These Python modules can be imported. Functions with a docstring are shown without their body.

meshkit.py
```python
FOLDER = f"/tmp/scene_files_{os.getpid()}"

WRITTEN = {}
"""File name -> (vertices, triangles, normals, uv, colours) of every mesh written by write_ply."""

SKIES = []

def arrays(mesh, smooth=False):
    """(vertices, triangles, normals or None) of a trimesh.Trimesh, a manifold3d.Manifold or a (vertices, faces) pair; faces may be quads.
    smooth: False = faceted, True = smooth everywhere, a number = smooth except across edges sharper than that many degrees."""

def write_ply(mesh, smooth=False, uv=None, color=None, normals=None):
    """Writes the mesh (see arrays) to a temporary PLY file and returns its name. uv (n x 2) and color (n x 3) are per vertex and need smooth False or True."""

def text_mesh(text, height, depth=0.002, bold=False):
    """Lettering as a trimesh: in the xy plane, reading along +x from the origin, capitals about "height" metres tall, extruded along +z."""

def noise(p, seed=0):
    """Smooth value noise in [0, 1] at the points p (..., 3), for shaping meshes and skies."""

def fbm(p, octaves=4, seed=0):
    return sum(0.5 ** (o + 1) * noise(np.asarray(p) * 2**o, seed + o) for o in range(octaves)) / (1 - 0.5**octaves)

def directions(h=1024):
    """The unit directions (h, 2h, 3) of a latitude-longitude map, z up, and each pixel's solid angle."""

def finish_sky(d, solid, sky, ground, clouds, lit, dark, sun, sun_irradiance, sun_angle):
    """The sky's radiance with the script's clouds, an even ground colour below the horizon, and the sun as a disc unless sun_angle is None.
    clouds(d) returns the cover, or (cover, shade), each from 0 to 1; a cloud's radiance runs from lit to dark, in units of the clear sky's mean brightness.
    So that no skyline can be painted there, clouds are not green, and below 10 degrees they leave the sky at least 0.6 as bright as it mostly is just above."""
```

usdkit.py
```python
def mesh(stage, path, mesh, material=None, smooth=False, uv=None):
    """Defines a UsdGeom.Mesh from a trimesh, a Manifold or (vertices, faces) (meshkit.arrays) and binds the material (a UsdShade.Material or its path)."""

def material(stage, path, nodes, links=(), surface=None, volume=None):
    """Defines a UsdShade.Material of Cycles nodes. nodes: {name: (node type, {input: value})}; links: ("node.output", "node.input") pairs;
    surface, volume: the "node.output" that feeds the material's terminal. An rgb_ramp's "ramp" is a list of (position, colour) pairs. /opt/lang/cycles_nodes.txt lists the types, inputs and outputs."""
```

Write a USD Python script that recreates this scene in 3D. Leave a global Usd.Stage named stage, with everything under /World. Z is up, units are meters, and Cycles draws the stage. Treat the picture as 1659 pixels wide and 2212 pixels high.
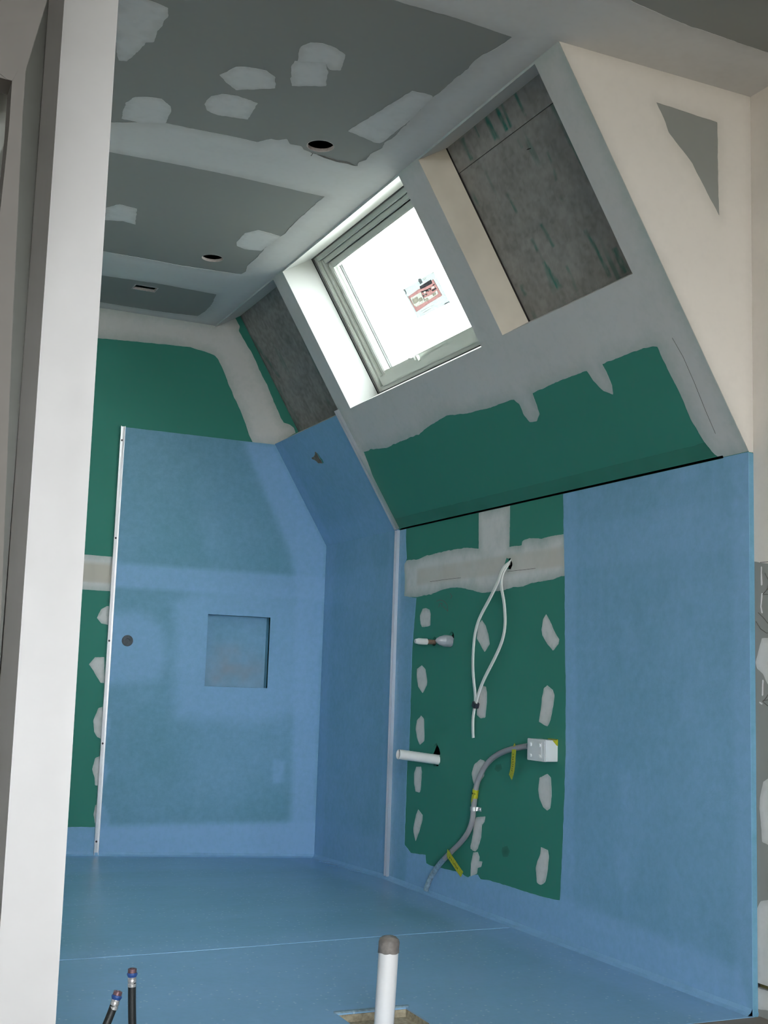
import math, random
import numpy as np, shapely, trimesh, usdkit, meshkit
from shapely.geometry import Polygon, box, LineString, Point
from shapely.ops import unary_union
from scipy.interpolate import CubicSpline
from pxr import Usd, UsdGeom, UsdLux, UsdShade, Sdf, Gf, Vt

# ------------------------------------------------------------------ stage, camera, sky, lights, exposure
stage = Usd.Stage.CreateInMemory()
UsdGeom.SetStageUpAxis(stage, 'Z'); UsdGeom.SetStageMetersPerUnit(stage, 1.0)
UsdGeom.Xform.Define(stage, '/World'); UsdGeom.Scope.Define(stage, '/World/Looks')
W, H, FPX = 1659, 2212, 2648.2
CAM = np.array([-2.1799, -5.3771, 0.7849]); YAW, PITCH, ROLL = 0.4313, 0.1372, 0.0335
fwd = np.array([math.sin(YAW)*math.cos(PITCH), math.cos(YAW)*math.cos(PITCH), math.sin(PITCH)])
_r = np.array([math.cos(YAW), -math.sin(YAW), 0.0]); _u = np.cross(_r, fwd)
RIGHT = _r*math.cos(ROLL) + _u*math.sin(ROLL); UP = -_r*math.sin(ROLL) + _u*math.cos(ROLL)
cam = UsdGeom.Camera.Define(stage, '/World/camera')
cam.AddTransformOp().Set(Gf.Matrix4d(*RIGHT, 0, *UP, 0, *(-fwd), 0, *CAM, 1))
cam.CreateFocalLengthAttr(36.0); cam.CreateHorizontalApertureAttr(36.0*W/FPX); cam.CreateVerticalApertureAttr(36.0*H/FPX)
cam.CreateClippingRangeAttr((0.05, 1000.0))
cam.CreateExposureAttr(-0.22)

SKY = 6.5            # white overcast sky, seen through the skylight and through the wide opening behind the camera
dome = UsdLux.DomeLight.Define(stage, '/World/sky'); dome.CreateIntensityAttr(SKY); dome.CreateColorAttr(Gf.Vec3f(0.95, 1.0, 1.01))

# ------------------------------------------------------------------ dimensions (metres)
ZK, XS, LY, ZC = 1.4131, 0.6033, 2.9089, 2.4       # knee height, slope run, room depth, ceiling
SL = math.hypot(XS, ZC-ZK)
NEAR = 0.016                                        # the raw sheeted wall stands this far behind the blue one

class Plane:
    """A flat surface: origin, in-plane axes U and V, normal N pointing into the room."""
    def __init__(s, o, u, v, n): s.o, s.u, s.v, s.n = (np.array(a, float) for a in (o, u, v, n))
    def at(s, uv, h=0.0):
        uv = np.atleast_2d(np.asarray(uv, float))
        return s.o + uv[:, :1]*s.u + uv[:, 1:2]*s.v + np.broadcast_to(np.asarray(h, float), (len(uv),))[:, None]*s.n
    def px(s, pts, h=0.0):
        """Photo pixels -> points measured on this surface."""
        p = np.atleast_2d(np.asarray(pts, float))
        d = fwd + (p[:, :1]-W/2)/FPX*RIGHT - (p[:, 1:2]-H/2)/FPX*UP
        o = s.o + s.n*h
        q = CAM + d*(((o-CAM) @ s.n)/(d @ s.n))[:, None] - o
        return np.stack([q @ s.u, q @ s.v], 1)

SD = np.array([-XS, 0, ZC-ZK])/SL
BACK = Plane((0, 0, 0), (1, 0, 0), (0, 0, 1), (0, -1, 0))
SIDE = Plane((0, 0, 0), (0, -1, 0), (0, 0, 1), (-1, 0, 0))
SLOPE = Plane((0, 0, ZK), (0, -1, 0), SD, np.array([-(ZC-ZK), 0, -XS])/SL)
CEIL = Plane((0, 0, ZC), (1, 0, 0), (0, 1, 0), (0, 0, -1))
FLOOR = Plane((0, 0, 0), (1, 0, 0), (0, 1, 0), (0, 0, 1))
GABLE = Plane((0, -LY, 0), (1, 0, 0), (0, 0, 1), (0, -1, 0))
NEARP = Plane((NEAR, 0, 0), (0, -1, 0), (0, 0, 1), (-1, 0, 0))

def z(ox, oy, s, pts, sy=None): return [(ox+a*s, oy+b*(sy or s)) for a, b in pts]

# ------------------------------------------------------------------ naming
used = set()
def fresh(path):
    p, k = path, 0
    while p in used:
        k += 1; p = f'{path}_{k:03d}'
    used.add(p); return p
bases = {}
def thing(name, label, cat, base=(0, 0, 0), kind=None, group=None):
    path = fresh('/World/'+name)
    x = UsdGeom.Xform.Define(stage, path); x.AddTranslateOp().Set(Gf.Vec3d(*map(float, base)))
    bases[path] = np.array(base, float)
    p = x.GetPrim()
    p.SetCustomDataByKey('label', label); p.SetCustomDataByKey('category', cat)
    if kind: p.SetCustomDataByKey('kind', kind)
    if group: p.SetCustomDataByKey('group', group)
    return path
def part(parent, name, mesh, mat, smooth=False, label=None, kind=None, attrs=None):
    path = fresh(parent+'/'+name)
    base = bases[parent]; bases[path] = base
    if isinstance(mesh, (list,)): mesh = trimesh.util.concatenate(mesh)
    if isinstance(mesh, tuple): v, f = mesh
    else: v, f = np.array(mesh.vertices), np.array(mesh.faces)
    m = usdkit.mesh(stage, path, (np.asarray(v)-base, f), M[mat], smooth=smooth)
    if attrs:
        for k, a in attrs.items():
            UsdGeom.PrimvarsAPI(m).CreatePrimvar(k, Sdf.ValueTypeNames.FloatArray, 'vertex').Set(Vt.FloatArray.FromNumpy(np.asarray(a, np.float32)))
    if label: m.GetPrim().SetCustomDataByKey('label', label)
    if kind: m.GetPrim().SetCustomDataByKey('kind', kind)
    return path

# ------------------------------------------------------------------ materials
M = {}
def look(name, nodes, links, surface='p.BSDF'): M[name] = usdkit.material(stage, '/World/Looks/'+name, nodes, links, surface=surface)
def plain(name, col, rough=0.6, metallic=0.0, spec=0.5, var=0.0, scale=14, bump=0.0, bscale=220):
    c2 = tuple(c*(1-var) for c in col)
    n = {'g': ('geometry', {}), 'n': ('noise_texture', {'scale': scale, 'detail': 4.0}),
         'r': ('rgb_ramp', {'ramp': [(0.3, c2), (0.7, col)]}),
         'bn': ('noise_texture', {'scale': bscale, 'detail': 3.0}), 'b': ('bump', {'strength': bump, 'distance': 0.002}),
         'p': ('principled_bsdf', {'roughness': rough, 'metallic': metallic, 'specular_ior_level': spec})}
    l = [('g.position', 'n.vector'), ('n.fac', 'r.fac'), ('r.color', 'p.base_color'), ('g.position', 'bn.vector'), ('bn.fac', 'b.height')]
    if bump > 0: l.append(('b.normal', 'p.normal'))
    look(name, n, l)
def coated(name, under, top, second=(0.5, 0.45, 0.38), rough=0.6, bump=0.12, bscale=160, grain=0.10, spec=0.5, bdist=0.002, specks=False):
    """under shows where the mesh attribute coat is 0, top where it is 1; attribute tint mixes in the second colour (bare tape, dirt)."""
    n = {'g': ('geometry', {}), 'c': ('attribute', {'attribute': 'coat'}), 't': ('attribute', {'attribute': 'tint'}),
         'n': ('noise_texture', {'scale': 38.0, 'detail': 6.0, 'roughness': 0.65}),
         'm': ('map_range', {'from_min': 0.25, 'from_max': 0.75, 'to_min': -grain, 'to_max': grain}),
         'a': ('math', {'math_type': 'add', 'use_clamp': True}),
         'x': ('mix_color', {'a': under, 'b': top}), 'y': ('mix_color', {'b': second}),
         'bn': ('noise_texture', {'scale': bscale, 'detail': 4.0, 'roughness': 0.6}), 'b': ('bump', {'strength': bump, 'distance': bdist}),
         'p': ('principled_bsdf', {'roughness': rough, 'specular_ior_level': spec})}
    l = [('g.position', 'n.vector'), ('n.fac', 'm.value'), ('c.fac', 'a.value1'), ('m.result', 'a.value2'), ('a.value', 'x.fac'),
         ('x.result', 'y.a'), ('t.fac', 'y.fac'),
         ('g.position', 'bn.vector'), ('bn.fac', 'b.height'), ('b.normal', 'p.normal')]
    if specks:
        n['v'] = ('voronoi_texture', {'dimensions': '2D', 'scale': 24.0, 'randomness': 1.0})
        n['vr'] = ('map_range', {'from_min': 0.055, 'from_max': 0.085, 'to_min': 0.7, 'to_max': 0.0, 'clamp': True})
        n['vn'] = ('noise_texture', {'scale': 5.0, 'detail': 2.0}); n['vt'] = ('math', {'math_type': 'greater_than', 'value2': 0.5})
        n['vm'] = ('math', {'math_type': 'multiply'})
        n['s'] = ('mix_color', {'b': (0.55, 0.66, 0.72)})
        l += [('g.position', 'v.vector'), ('v.distance', 'vr.value'), ('g.position', 'vn.vector'), ('vn.fac', 'vt.value1'), ('vt.value', 'vm.value1'), ('vr.result', 'vm.value2'),
              ('vm.value', 's.fac'), ('y.result', 's.a'), ('s.result', 'p.base_color')]
    else: l.append(('y.result', 'p.base_color'))
    look(name, n, l)

GREEN, GREY, COMP = (0.026, 0.200, 0.148), (0.264, 0.268, 0.252), (0.63, 0.62, 0.61)
TEAL, BLUE = (0.102, 0.270, 0.352), (0.228, 0.418, 0.655)
coated('green_board', GREEN, (0.055, 0.185, 0.150), (0.012, 0.10, 0.065), rough=0.75, bump=0.03, grain=0.4)
coated('grey_board', GREY, (0.30, 0.29, 0.275), (0.2, 0.2, 0.18), rough=0.8, bump=0.03, grain=0.3)
coated('compound_on_green', (0.14, 0.27, 0.235), COMP, (0.50, 0.455, 0.385), rough=0.8, bump=0.05, grain=0.10)
coated('compound_slope_shaded', (0.14, 0.27, 0.235), (0.53, 0.535, 0.535), (0.50, 0.455, 0.385), rough=0.8, bump=0.05, grain=0.10)  # same compound as on green board, darkened to paint in the slope shade
coated('compound_lit_finish', (0.45, 0.42, 0.38), (0.74, 0.685, 0.630), (0.66, 0.59, 0.52), rough=0.8, bump=0.04, grain=0.08)  # cream compound, lightened and warmed so its colour carries light on the cheek
coated('compound_on_grey', (0.38, 0.37, 0.36), COMP, (0.55, 0.52, 0.47), rough=0.8, bump=0.04, grain=0.10)
coated('membrane', TEAL, BLUE, (0.27, 0.27, 0.28), rough=0.5, bump=0.16, bscale=120, grain=0.16, spec=0.35)
coated('floor_membrane', (0.125, 0.308, 0.410), (0.262, 0.450, 0.690), (0.27, 0.27, 0.28), rough=0.36, bump=0.12, bscale=70, grain=0.12, spec=0.4, specks=True)
coated('recess_board', (0.30, 0.292, 0.28), (0.0, 0.16, 0.125), (0.1, 0.1, 0.095), rough=0.75, bump=0.06, grain=0.0)
plain('paint_white', (0.70, 0.68, 0.685), 0.6, var=0.03, bump=0.02)
plain('paint_reveal', (0.50, 0.51, 0.49), 0.55, var=0.02)
plain('plaster_paint', (0.62, 0.595, 0.555), 0.7, var=0.03, bump=0.02)
plain('ivory_board', (0.74, 0.67, 0.57), 0.75, var=0.12, scale=9)
plain('frame_white', (0.52, 0.545, 0.505), 0.4, var=0.02)
plain('seal_dark', (0.10, 0.10, 0.10), 0.6)
plain('seal_grey', (0.2, 0.21, 0.21), 0.5)
plain('void', (0.02, 0.017, 0.016), 0.9)
plain('gypsum', (0.55, 0.49, 0.48), 0.9, var=0.25, scale=120)
plain('aluminium', (0.80, 0.80, 0.83), 0.32, metallic=1.0)
plain('bright_metal', (0.80, 0.81, 0.83), 0.22, metallic=0.75)
plain('screw_dark', (0.05, 0.04, 0.045), 0.5)
plain('pvc_white', (0.74, 0.73, 0.74), 0.35, var=0.03, scale=30)
plain('cable_white', (0.76, 0.77, 0.74), 0.45)
plain('tape_black', (0.015, 0.02, 0.035), 0.5)
plain('conduit_grey', (0.31, 0.305, 0.325), 0.45, var=0.06)
plain('conduit_painted', (0.27, 0.40, 0.50), 0.5, var=0.5, scale=90)
plain('tag_yellow', (0.50, 0.50, 0.02), 0.5, var=0.3, scale=120)
plain('tag_print', (0.03, 0.04, 0.0), 0.6)
plain('box_plastic', (0.66, 0.68, 0.69), 0.4)
plain('pipe_cap', (0.36, 0.38, 0.42), 0.3, var=0.1, scale=80)
plain('copper', (0.42, 0.25, 0.19), 0.5, metallic=0.4, var=0.4, scale=120)
plain('duct_tape', (0.22, 0.195, 0.18), 0.5, var=0.45, scale=70, bump=0.4, bscale=90)
plain('rubber_hose', (0.016, 0.02, 0.022), 0.45, var=0.3, scale=300, bump=0.2, bscale=500)
plain('blue_tape', (0.02, 0.07, 0.26), 0.45)
plain('brown_fitting', (0.24, 0.14, 0.16), 0.3, metallic=0.6)
plain('chipboard', (0.46, 0.40, 0.29), 0.85, var=0.5, scale=90, bump=0.2)
plain('timber_floor', (0.24, 0.20, 0.16), 0.6, var=0.3, scale=6)
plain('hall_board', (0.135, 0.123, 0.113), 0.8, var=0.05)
plain('yard', (0.16, 0.15, 0.12), 0.9)
plain('olive_strip', (0.11, 0.10, 0.03), 0.7)
plain('pencil', (0.12, 0.11, 0.10), 0.8)
plain('dirty_plug', (0.085, 0.10, 0.115), 0.6, var=0.4, scale=60)
plain('torn_paper', (0.20, 0.17, 0.13), 0.9, var=0.4, scale=80)
def tinted(name, col):
    look(name, {'t': ('transparent_bsdf', {'color': tuple(math.sqrt(c*0.33) for c in col)})}, [], surface='t.BSDF')
look('pane_glass', {'l': ('layer_weight', {'blend': 0.5}), 'w': ('math', {'math_type': 'power', 'value2': 4.0}), 'k': ('math', {'math_type': 'multiply_add', 'value2': 0.5, 'value3': 0.02}),
     't': ('transparent_bsdf', {'color': (0.98, 1.0, 0.99)}), 'g': ('glossy_bsdf', {'color': (1, 1, 1), 'roughness': 0.02}), 'm': ('mix_closure', {})},
     [('l.facing', 'w.value1'), ('w.value', 'k.value1'), ('k.value', 'm.fac'), ('t.BSDF', 'm.closure1'), ('g.BSDF', 'm.closure2')], surface='m.closure')
tinted('sticker_paper', (0.1905, 0.2190, 0.2143))
tinted('sticker_pink', (0.1571, 0.0857, 0.0810))
tinted('sticker_white', (0.1905, 0.1952, 0.1714))
tinted('sticker_black', (0.0167, 0.0155, 0.0167))
tinted('sticker_grey', (0.0310, 0.0405, 0.0417))
tinted('sticker_tan', (0.1190, 0.1143, 0.0905))

# ------------------------------------------------------------------ mesh helpers
def polys(g):
    if g.is_empty: return []
    return [p for p in getattr(g, 'geoms', [g]) if p.geom_type == 'Polygon' and p.area > 1e-9]
def extrude(pl, g, h0, h1, warp=None):
    out = []
    for p in polys(g if not isinstance(g, (list, np.ndarray)) else Polygon(g).buffer(0)):
        m = trimesh.creation.extrude_polygon(p, h1-h0, engine='earcut')
        v = np.array(m.vertices)
        q = pl.at(v[:, :2], v[:, 2]+h0)
        f = np.array(m.faces)
        if np.dot(np.cross(pl.u, pl.v), pl.n) < 0: f = f[:, ::-1]
        if warp is not None: q = warp(q)
        out.append(trimesh.Trimesh(q, f, process=False))
    return trimesh.util.concatenate(out)
def slab(lo, hi):
    lo, hi = np.minimum(lo, hi), np.maximum(lo, hi)
    m = trimesh.creation.box(hi-lo); m.apply_translation((lo+hi)/2); return m
def rough(pts, amp=0.003, freq=35.0, seed=1, step=0.006):
    """A hand-trowelled or brushed outline."""
    g = pts if not isinstance(pts, (list, np.ndarray)) else Polygon(pts)
    g = g.buffer(0)
    out = []
    for p in polys(g):
        def ring(r, k):
            n = max(8, int(r.length/step)); t = np.arange(n)/n*r.length
            q = np.array([r.interpolate(a).coords[0][:2] for a in t])
            s = np.stack([q[:, 0]*freq, q[:, 1]*freq, np.full(n, seed*7.7+k)], 1)
            return q + amp*2*np.stack([meshkit.fbm(s, 3, seed)-0.5, meshkit.fbm(s+31.7, 3, seed+9)-0.5], 1)
        out.append(Polygon(ring(p.exterior, 0), [ring(i, 3) for i in p.interiors]).buffer(0))
    return unary_union(out)
def layer(pl, g, h0, h1, cell, fns, warp=None):
    """A skin of real thickness over the outline g, meshed finely so that mesh attributes can vary across it. Returns (v, f), attrs."""
    x0, y0, x1, y1 = g.bounds
    nx, ny = int(math.ceil((x1-x0)/cell)), int(math.ceil((y1-y0)/cell))
    X, Y = np.meshgrid(np.arange(nx)*cell+x0, np.arange(ny)*cell+y0, indexing='ij')
    cells = shapely.box(X.ravel(), Y.ravel(), X.ravel()+cell, Y.ravel()+cell)
    shapely.prepare(g)
    inside = shapely.contains(g, cells); touch = shapely.intersects(g, cells) & ~inside
    V, F = [], []
    ii = np.nonzero(inside)[0]
    idx = lambda i, j: i*(ny+1)+j
    gi, gj = ii//ny, ii % ny
    a, b, c, d = idx(gi, gj), idx(gi+1, gj), idx(gi+1, gj+1), idx(gi, gj+1)
    GX, GY = np.meshgrid(np.arange(nx+1)*cell+x0, np.arange(ny+1)*cell+y0, indexing='ij')
    GV = np.stack([GX.ravel(), GY.ravel()], 1)
    F.append(np.vstack([np.stack([a, b, c], 1), np.stack([a, c, d], 1)])); V.append(GV); n = len(GV)
    cut = shapely.intersection(g, cells[touch])
    for piece in cut:
        for p in polys(piece):
            try: v, f = trimesh.creation.triangulate_polygon(p, engine='earcut')
            except Exception: continue
            if len(f) == 0: continue
            e = v[f]; ar = np.cross(e[:, 1]-e[:, 0], e[:, 2]-e[:, 0])
            f = np.where(ar[:, None] < 0, f[:, ::-1], f)
            V.append(np.asarray(v)); F.append(f+n); n += len(v)
    hh = [np.full(n, h1)]
    for p in polys(g):
        for r in (p.exterior, *p.interiors):
            q = np.array(r.coords)[:, :2]
            if not shapely.is_ccw(r) if r is p.exterior else shapely.is_ccw(r): q = q[::-1]
            m = len(q)
            V += [q, q]; hh += [np.full(m, h1), np.full(m, h0)]
            k = np.arange(m-1)
            F.append(np.vstack([np.stack([n+k+m, n+k+1+m, n+k+1], 1), np.stack([n+k+m, n+k+1, n+k], 1)])); n += 2*m
    V, F, hh = np.vstack(V), np.vstack(F), np.concatenate(hh)
    keep = np.unique(F); remap = np.full(len(V), -1); remap[keep] = np.arange(len(keep))
    V, hh, F = V[keep], hh[keep], remap[F]
    if np.dot(np.cross(pl.u, pl.v), pl.n) < 0: F = F[:, ::-1]
    attrs = {k: (np.clip(fn(V), 0, 1) if callable(fn) else np.full(len(V), fn)) for k, fn in fns.items()}
    P = pl.at(V, hh)
    if warp is not None: P = warp(P)
    return (P, F), attrs
def soft(g, V, w):
    """1 well inside the outline, 0 outside, w wide."""
    g = g if not isinstance(g, (list, np.ndarray)) else Polygon(g).buffer(0)
    pt = shapely.points(V); shapely.prepare(g)
    dd = np.where(shapely.contains(g, pt), 1, -1)*shapely.distance(g.boundary, pt)
    t = np.clip(dd/w*0.5+0.5, 0, 1); return t*t*(3-2*t)
def nz(V, f, seed, o=3): return meshkit.fbm(np.stack([V[:, 0]*f, V[:, 1]*f, np.full(len(V), seed*3.3)], 1), o, seed)
def sweep(path, prof, side=None, cap=True):
    """A closed profile (list of (b, n) offsets) carried along a path; side = fixed normal direction for n."""
    path = np.asarray(path, float); T = np.gradient(path, axis=0); T /= np.linalg.norm(T, axis=1, keepdims=True)
    prof = np.asarray(prof, float); k = len(prof); V = []
    nprev = np.array(side if side is not None else (0, 0, 1.0))
    if side is None and abs(T[0] @ nprev) > 0.9: nprev = np.array((1.0, 0, 0))
    for p, t in zip(path, T):
        nn = (np.array(side) if side is not None else nprev); nn = nn-t*(nn @ t); nn /= np.linalg.norm(nn); nprev = nn
        b = np.cross(t, nn); V.append(p+prof[:, :1]*b+prof[:, 1:]*nn)
    V = np.vstack(V); F = []
    for i in range(len(path)-1):
        for j in range(k):
            a, b2 = i*k+j, i*k+(j+1) % k
            F += [(a, b2, b2+k), (a, b2+k, a+k)]
    if cap:
        n0 = len(V); V = np.vstack([V, path[0], path[-1]])
        for j in range(k):
            F.append((n0, (j+1) % k, j)); F.append((n0+1, (len(path)-1)*k+j, (len(path)-1)*k+(j+1) % k))
    m = trimesh.Trimesh(V, np.array(F), process=False)
    if m.volume < 0: m.invert()
    return m
def circle(r, n=24): return [(r*math.cos(2*math.pi*i/n), r*math.sin(2*math.pi*i/n)) for i in range(n)]
def rrect(w, h, r=0.0015, n=4):
    return np.array(box(-w/2+r, -h/2+r, w/2-r, h/2-r).buffer(r, quad_segs=n).exterior.coords)[:-1]
def spline(pts, n=80):
    p = np.asarray(pts, float); t = np.r_[0, np.cumsum(np.linalg.norm(np.diff(p, axis=0), axis=1))]
    return CubicSpline(t, p)(np.linspace(0, t[-1], n))
def lathe(base, axis, prof, n=32):
    """prof = [(distance along axis, radius)]: turned about the axis from base."""
    ax = np.asarray(axis, float); ax /= np.linalg.norm(ax); s = np.cross(ax, (0.3, 0.5, 0.8)); s /= np.linalg.norm(s); t = np.cross(ax, s)
    V, F = [], []; base = np.asarray(base, float)
    for d, r in prof:
        for i in range(n):
            a = 2*math.pi*i/n; V.append(base+ax*d+r*(math.cos(a)*s+math.sin(a)*t))
    k = len(prof)
    for i in range(k-1):
        for j in range(n):
            a, b = i*n+j, i*n+(j+1) % n; F += [(a, b, b+n), (a, b+n, a+n)]
    V += [base+ax*prof[0][0], base+ax*prof[-1][0]]
    for j in range(n): F += [(len(V)-2, (j+1) % n, j), (len(V)-1, (k-1)*n+j, (k-1)*n+(j+1) % n)]
    return trimesh.Trimesh(np.array(V), np.array(F), process=False)
def fillers(parent, pl, mat, lst, amp=0.0022, seed=10, clip=None, cell=0.006, feather=0.012):
    for k, p in enumerate(lst):
        g = rough(pl.px(p), amp, 60, seed+k, 0.005)
        if clip is not None: g = g.intersection(clip)
        g = max(polys(g), key=lambda a: a.area)
        mesh, at = layer(pl, g, 0, 0.0006+0.00006*k, cell, {'coat': lambda V: np.clip(0.55+0.45*soft(g.buffer(-feather*0.4), V, feather)+0.5*(nz(V, 60, seed+k)-0.5), 0, 1)})
        part(parent, 'filler_patch', mesh, mat, attrs=at)

# ================================================================== THE SETTING
CAV = 0.17
# ---- back wall
wb = thing('wall_back', 'back wall of green plasterboard with blue waterproofed shower area and square niche', 'wall', kind='structure')
nicheP = box(*BACK.px([(441.5, 1482.5)])[0], *BACK.px([(584, 1334)])[0])
XB0 = -1.76
disc_c = BACK.px([(275, 1384)])[0]
back_face = box(XB0, -0.05, 0.40, 2.56)
for k, (a, b) in enumerate(((-0.05, 1.2), (1.2, 2.56))):
    g = box(XB0, a+(0.0015 if k else 0), 0.40, b-(0 if k else 0.0015)).difference(nicheP).intersection(Polygon([(-3, -1), (0.45, -1), (0.45, 1.17), (-0.46, 2.66), (-3, 2.66)]))
    part(wb, 'plasterboard_sheet', extrude(BACK, g, -0.013, 0), 'green_board')
part(wb, 'wall_framing', extrude(BACK, Polygon([(-5.1, -0.1), (0.45, -0.1), (0.45, 1.19), (-0.45, 2.66), (-5.1, 2.66)]), -0.20, -0.11), 'void')
slope_line = [(0, ZK), (-XS, ZC)]
# blue membrane on the back wall
BL = -1.0035; ZT = 1.871
shower = Polygon([(BL, -0.03), (0, -0.03), (0, ZK), (-XS*(ZT-ZK)/(ZC-ZK), ZT), (BL, ZT)])
low = Polygon([(XB0, -0.03), (BL, -0.03), (BL, BACK.px([(200, 1786)])[0][1]), (XB0, BACK.px([(150, 1787)])[0][1])])
mem = unary_union([rough(shower, 0.0012, 30, 3), rough(low, 0.004, 25, 4)]).difference(nicheP)
bpx = BACK.px
corner = Polygon([(0, -0.03), (0, ZK), (-XS*(ZT-ZK)/(ZC-ZK), ZT), (-XS*(ZT-ZK)/(ZC-ZK)-0.16, ZT), (-0.175, ZK-0.06), (-0.145, ZK-0.2), (-0.125, 0.2), (-0.14, -0.03)])
bands = [(box(-2, 1.155, 0.1, 1.262), 0.016, 0.72), (corner, 0.025, 0.82), (box(-2, -0.1, 0.1, 0.135), 0.02, 0.95),
         (bpx([(375, 1300), (420, 1275), (620, 1275), (660, 1300), (660, 1540), (560, 1560), (380, 1550)]), 0.05, 0.70),
         (bpx([(205, 1330), (300, 1320), (350, 1350), (360, 1420), (340, 1470), (230, 1480), (205, 1440)]), 0.04, 0.68),
         (bpx([(590, 1640), (615, 1645), (612, 1690), (588, 1692)]), 0.012, 0.6),
         (bpx([(390, 1440), (640, 1440), (640, 1680), (560, 1720), (410, 1700)]), 0.12, 0.30),
         (bpx([(440, 1120), (490, 1115), (480, 1190), (430, 1190)]), 0.05, 0.18),
         (bpx([(225, 1520), (240, 1560), (228, 1610), (214, 1610), (214, 1520)]), 0.006, 0.5), (bpx([(222, 1630), (236, 1665), (222, 1705), (210, 1705), (210, 1630)]), 0.006, 0.5),
         (bpx([(220, 1735), (240, 1765), (225, 1800), (208, 1800), (208, 1735)]), 0.006, 0.5)]
def coat_back(V):
    c = 0.24+0.40*(nz(V, 4, 1)-0.5)+0.30*(nz(V, 16, 2)-0.5)
    for g, w, a in bands: c = c+(1-c)*a*soft(g, V, w)
    return np.where(V[:, 0] < BL-0.005, 0.75+0.3*(nz(V, 10, 3)-0.5), c)
mesh, at = layer(BACK, mem, 0, 0.0012, 0.012, {'coat': coat_back})
part(wb, 'waterproof_membrane', mesh, 'membrane', attrs=at, label='blue brushed-on waterproofing membrane')
# niche
nu0, nv0, nu1, nv1 = nicheP.bounds; ND = 0.05
mesh, at = layer(BACK, nicheP, -ND, -ND+0.001, 0.008, {'coat': lambda V: 0.55+0.5*(nz(V, 12, 5)-0.5),
    'tint': lambda V: 0.75*soft(bpx([(470, 1405), (520, 1410), (560, 1440), (555, 1470), (460, 1478), (450, 1450)], -ND), V, 0.10)*np.clip(0.4+1.2*(nz(V, 22, 6)-0.35), 0, 1)})
part(wb, 'niche_back', mesh, 'membrane', attrs=at, label='recessed square niche back with grey smudges')
part(wb, 'niche_lining', extrude(BACK, nicheP.buffer(0.012, join_style=2).difference(nicheP), -ND-0.01, -0.001), 'membrane', attrs=None)
part(wb, 'niche_lining', slab((nu0-0.02, ND+0.001, nv0-0.02), (nu1+0.02, ND+0.012, nv1+0.02)), 'membrane')
# compound along ceiling line and down the rake
Z5 = lambda p: z(100, 650, 0.42194, p)
comp_back = BACK.px([(120, 630), (205, 642), (440, 680), (475, 670), (500, 672)] + [(518, 705)]+Z5([(985, 155), (1060, 282), (1110, 395), (1130, 430), (1200, 600), (1215, 625), (1250, 635), (1268, 650), (1275, 676), (1170, 741), (1060, 735),
     (1040, 690), (1010, 600), (975, 520), (960, 490), (935, 430), (905, 350), (880, 300), (862, 278), (820, 262), (740, 238), (600, 222), (420, 205), (248, 190)])+[(120, 725)])
cb = rough(comp_back, 0.0035, 40, 21).intersection(box(-1.70, 0, -0.595, ZC).union(box(-0.61, 0, 0.12, 2.56)))
mesh, at = layer(BACK, cb, 0, 0.0010, 0.012, {'coat': lambda V: np.clip(0.4+0.6*soft(cb.buffer(-0.01), V, 0.05)+0.25*(nz(V, 14, 4)-0.5), 0, 1), 'tint': lambda V: 0.25*nz(V, 7, 8)})
part(wb, 'joint_compound', mesh, 'compound_on_green', attrs=at)
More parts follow.
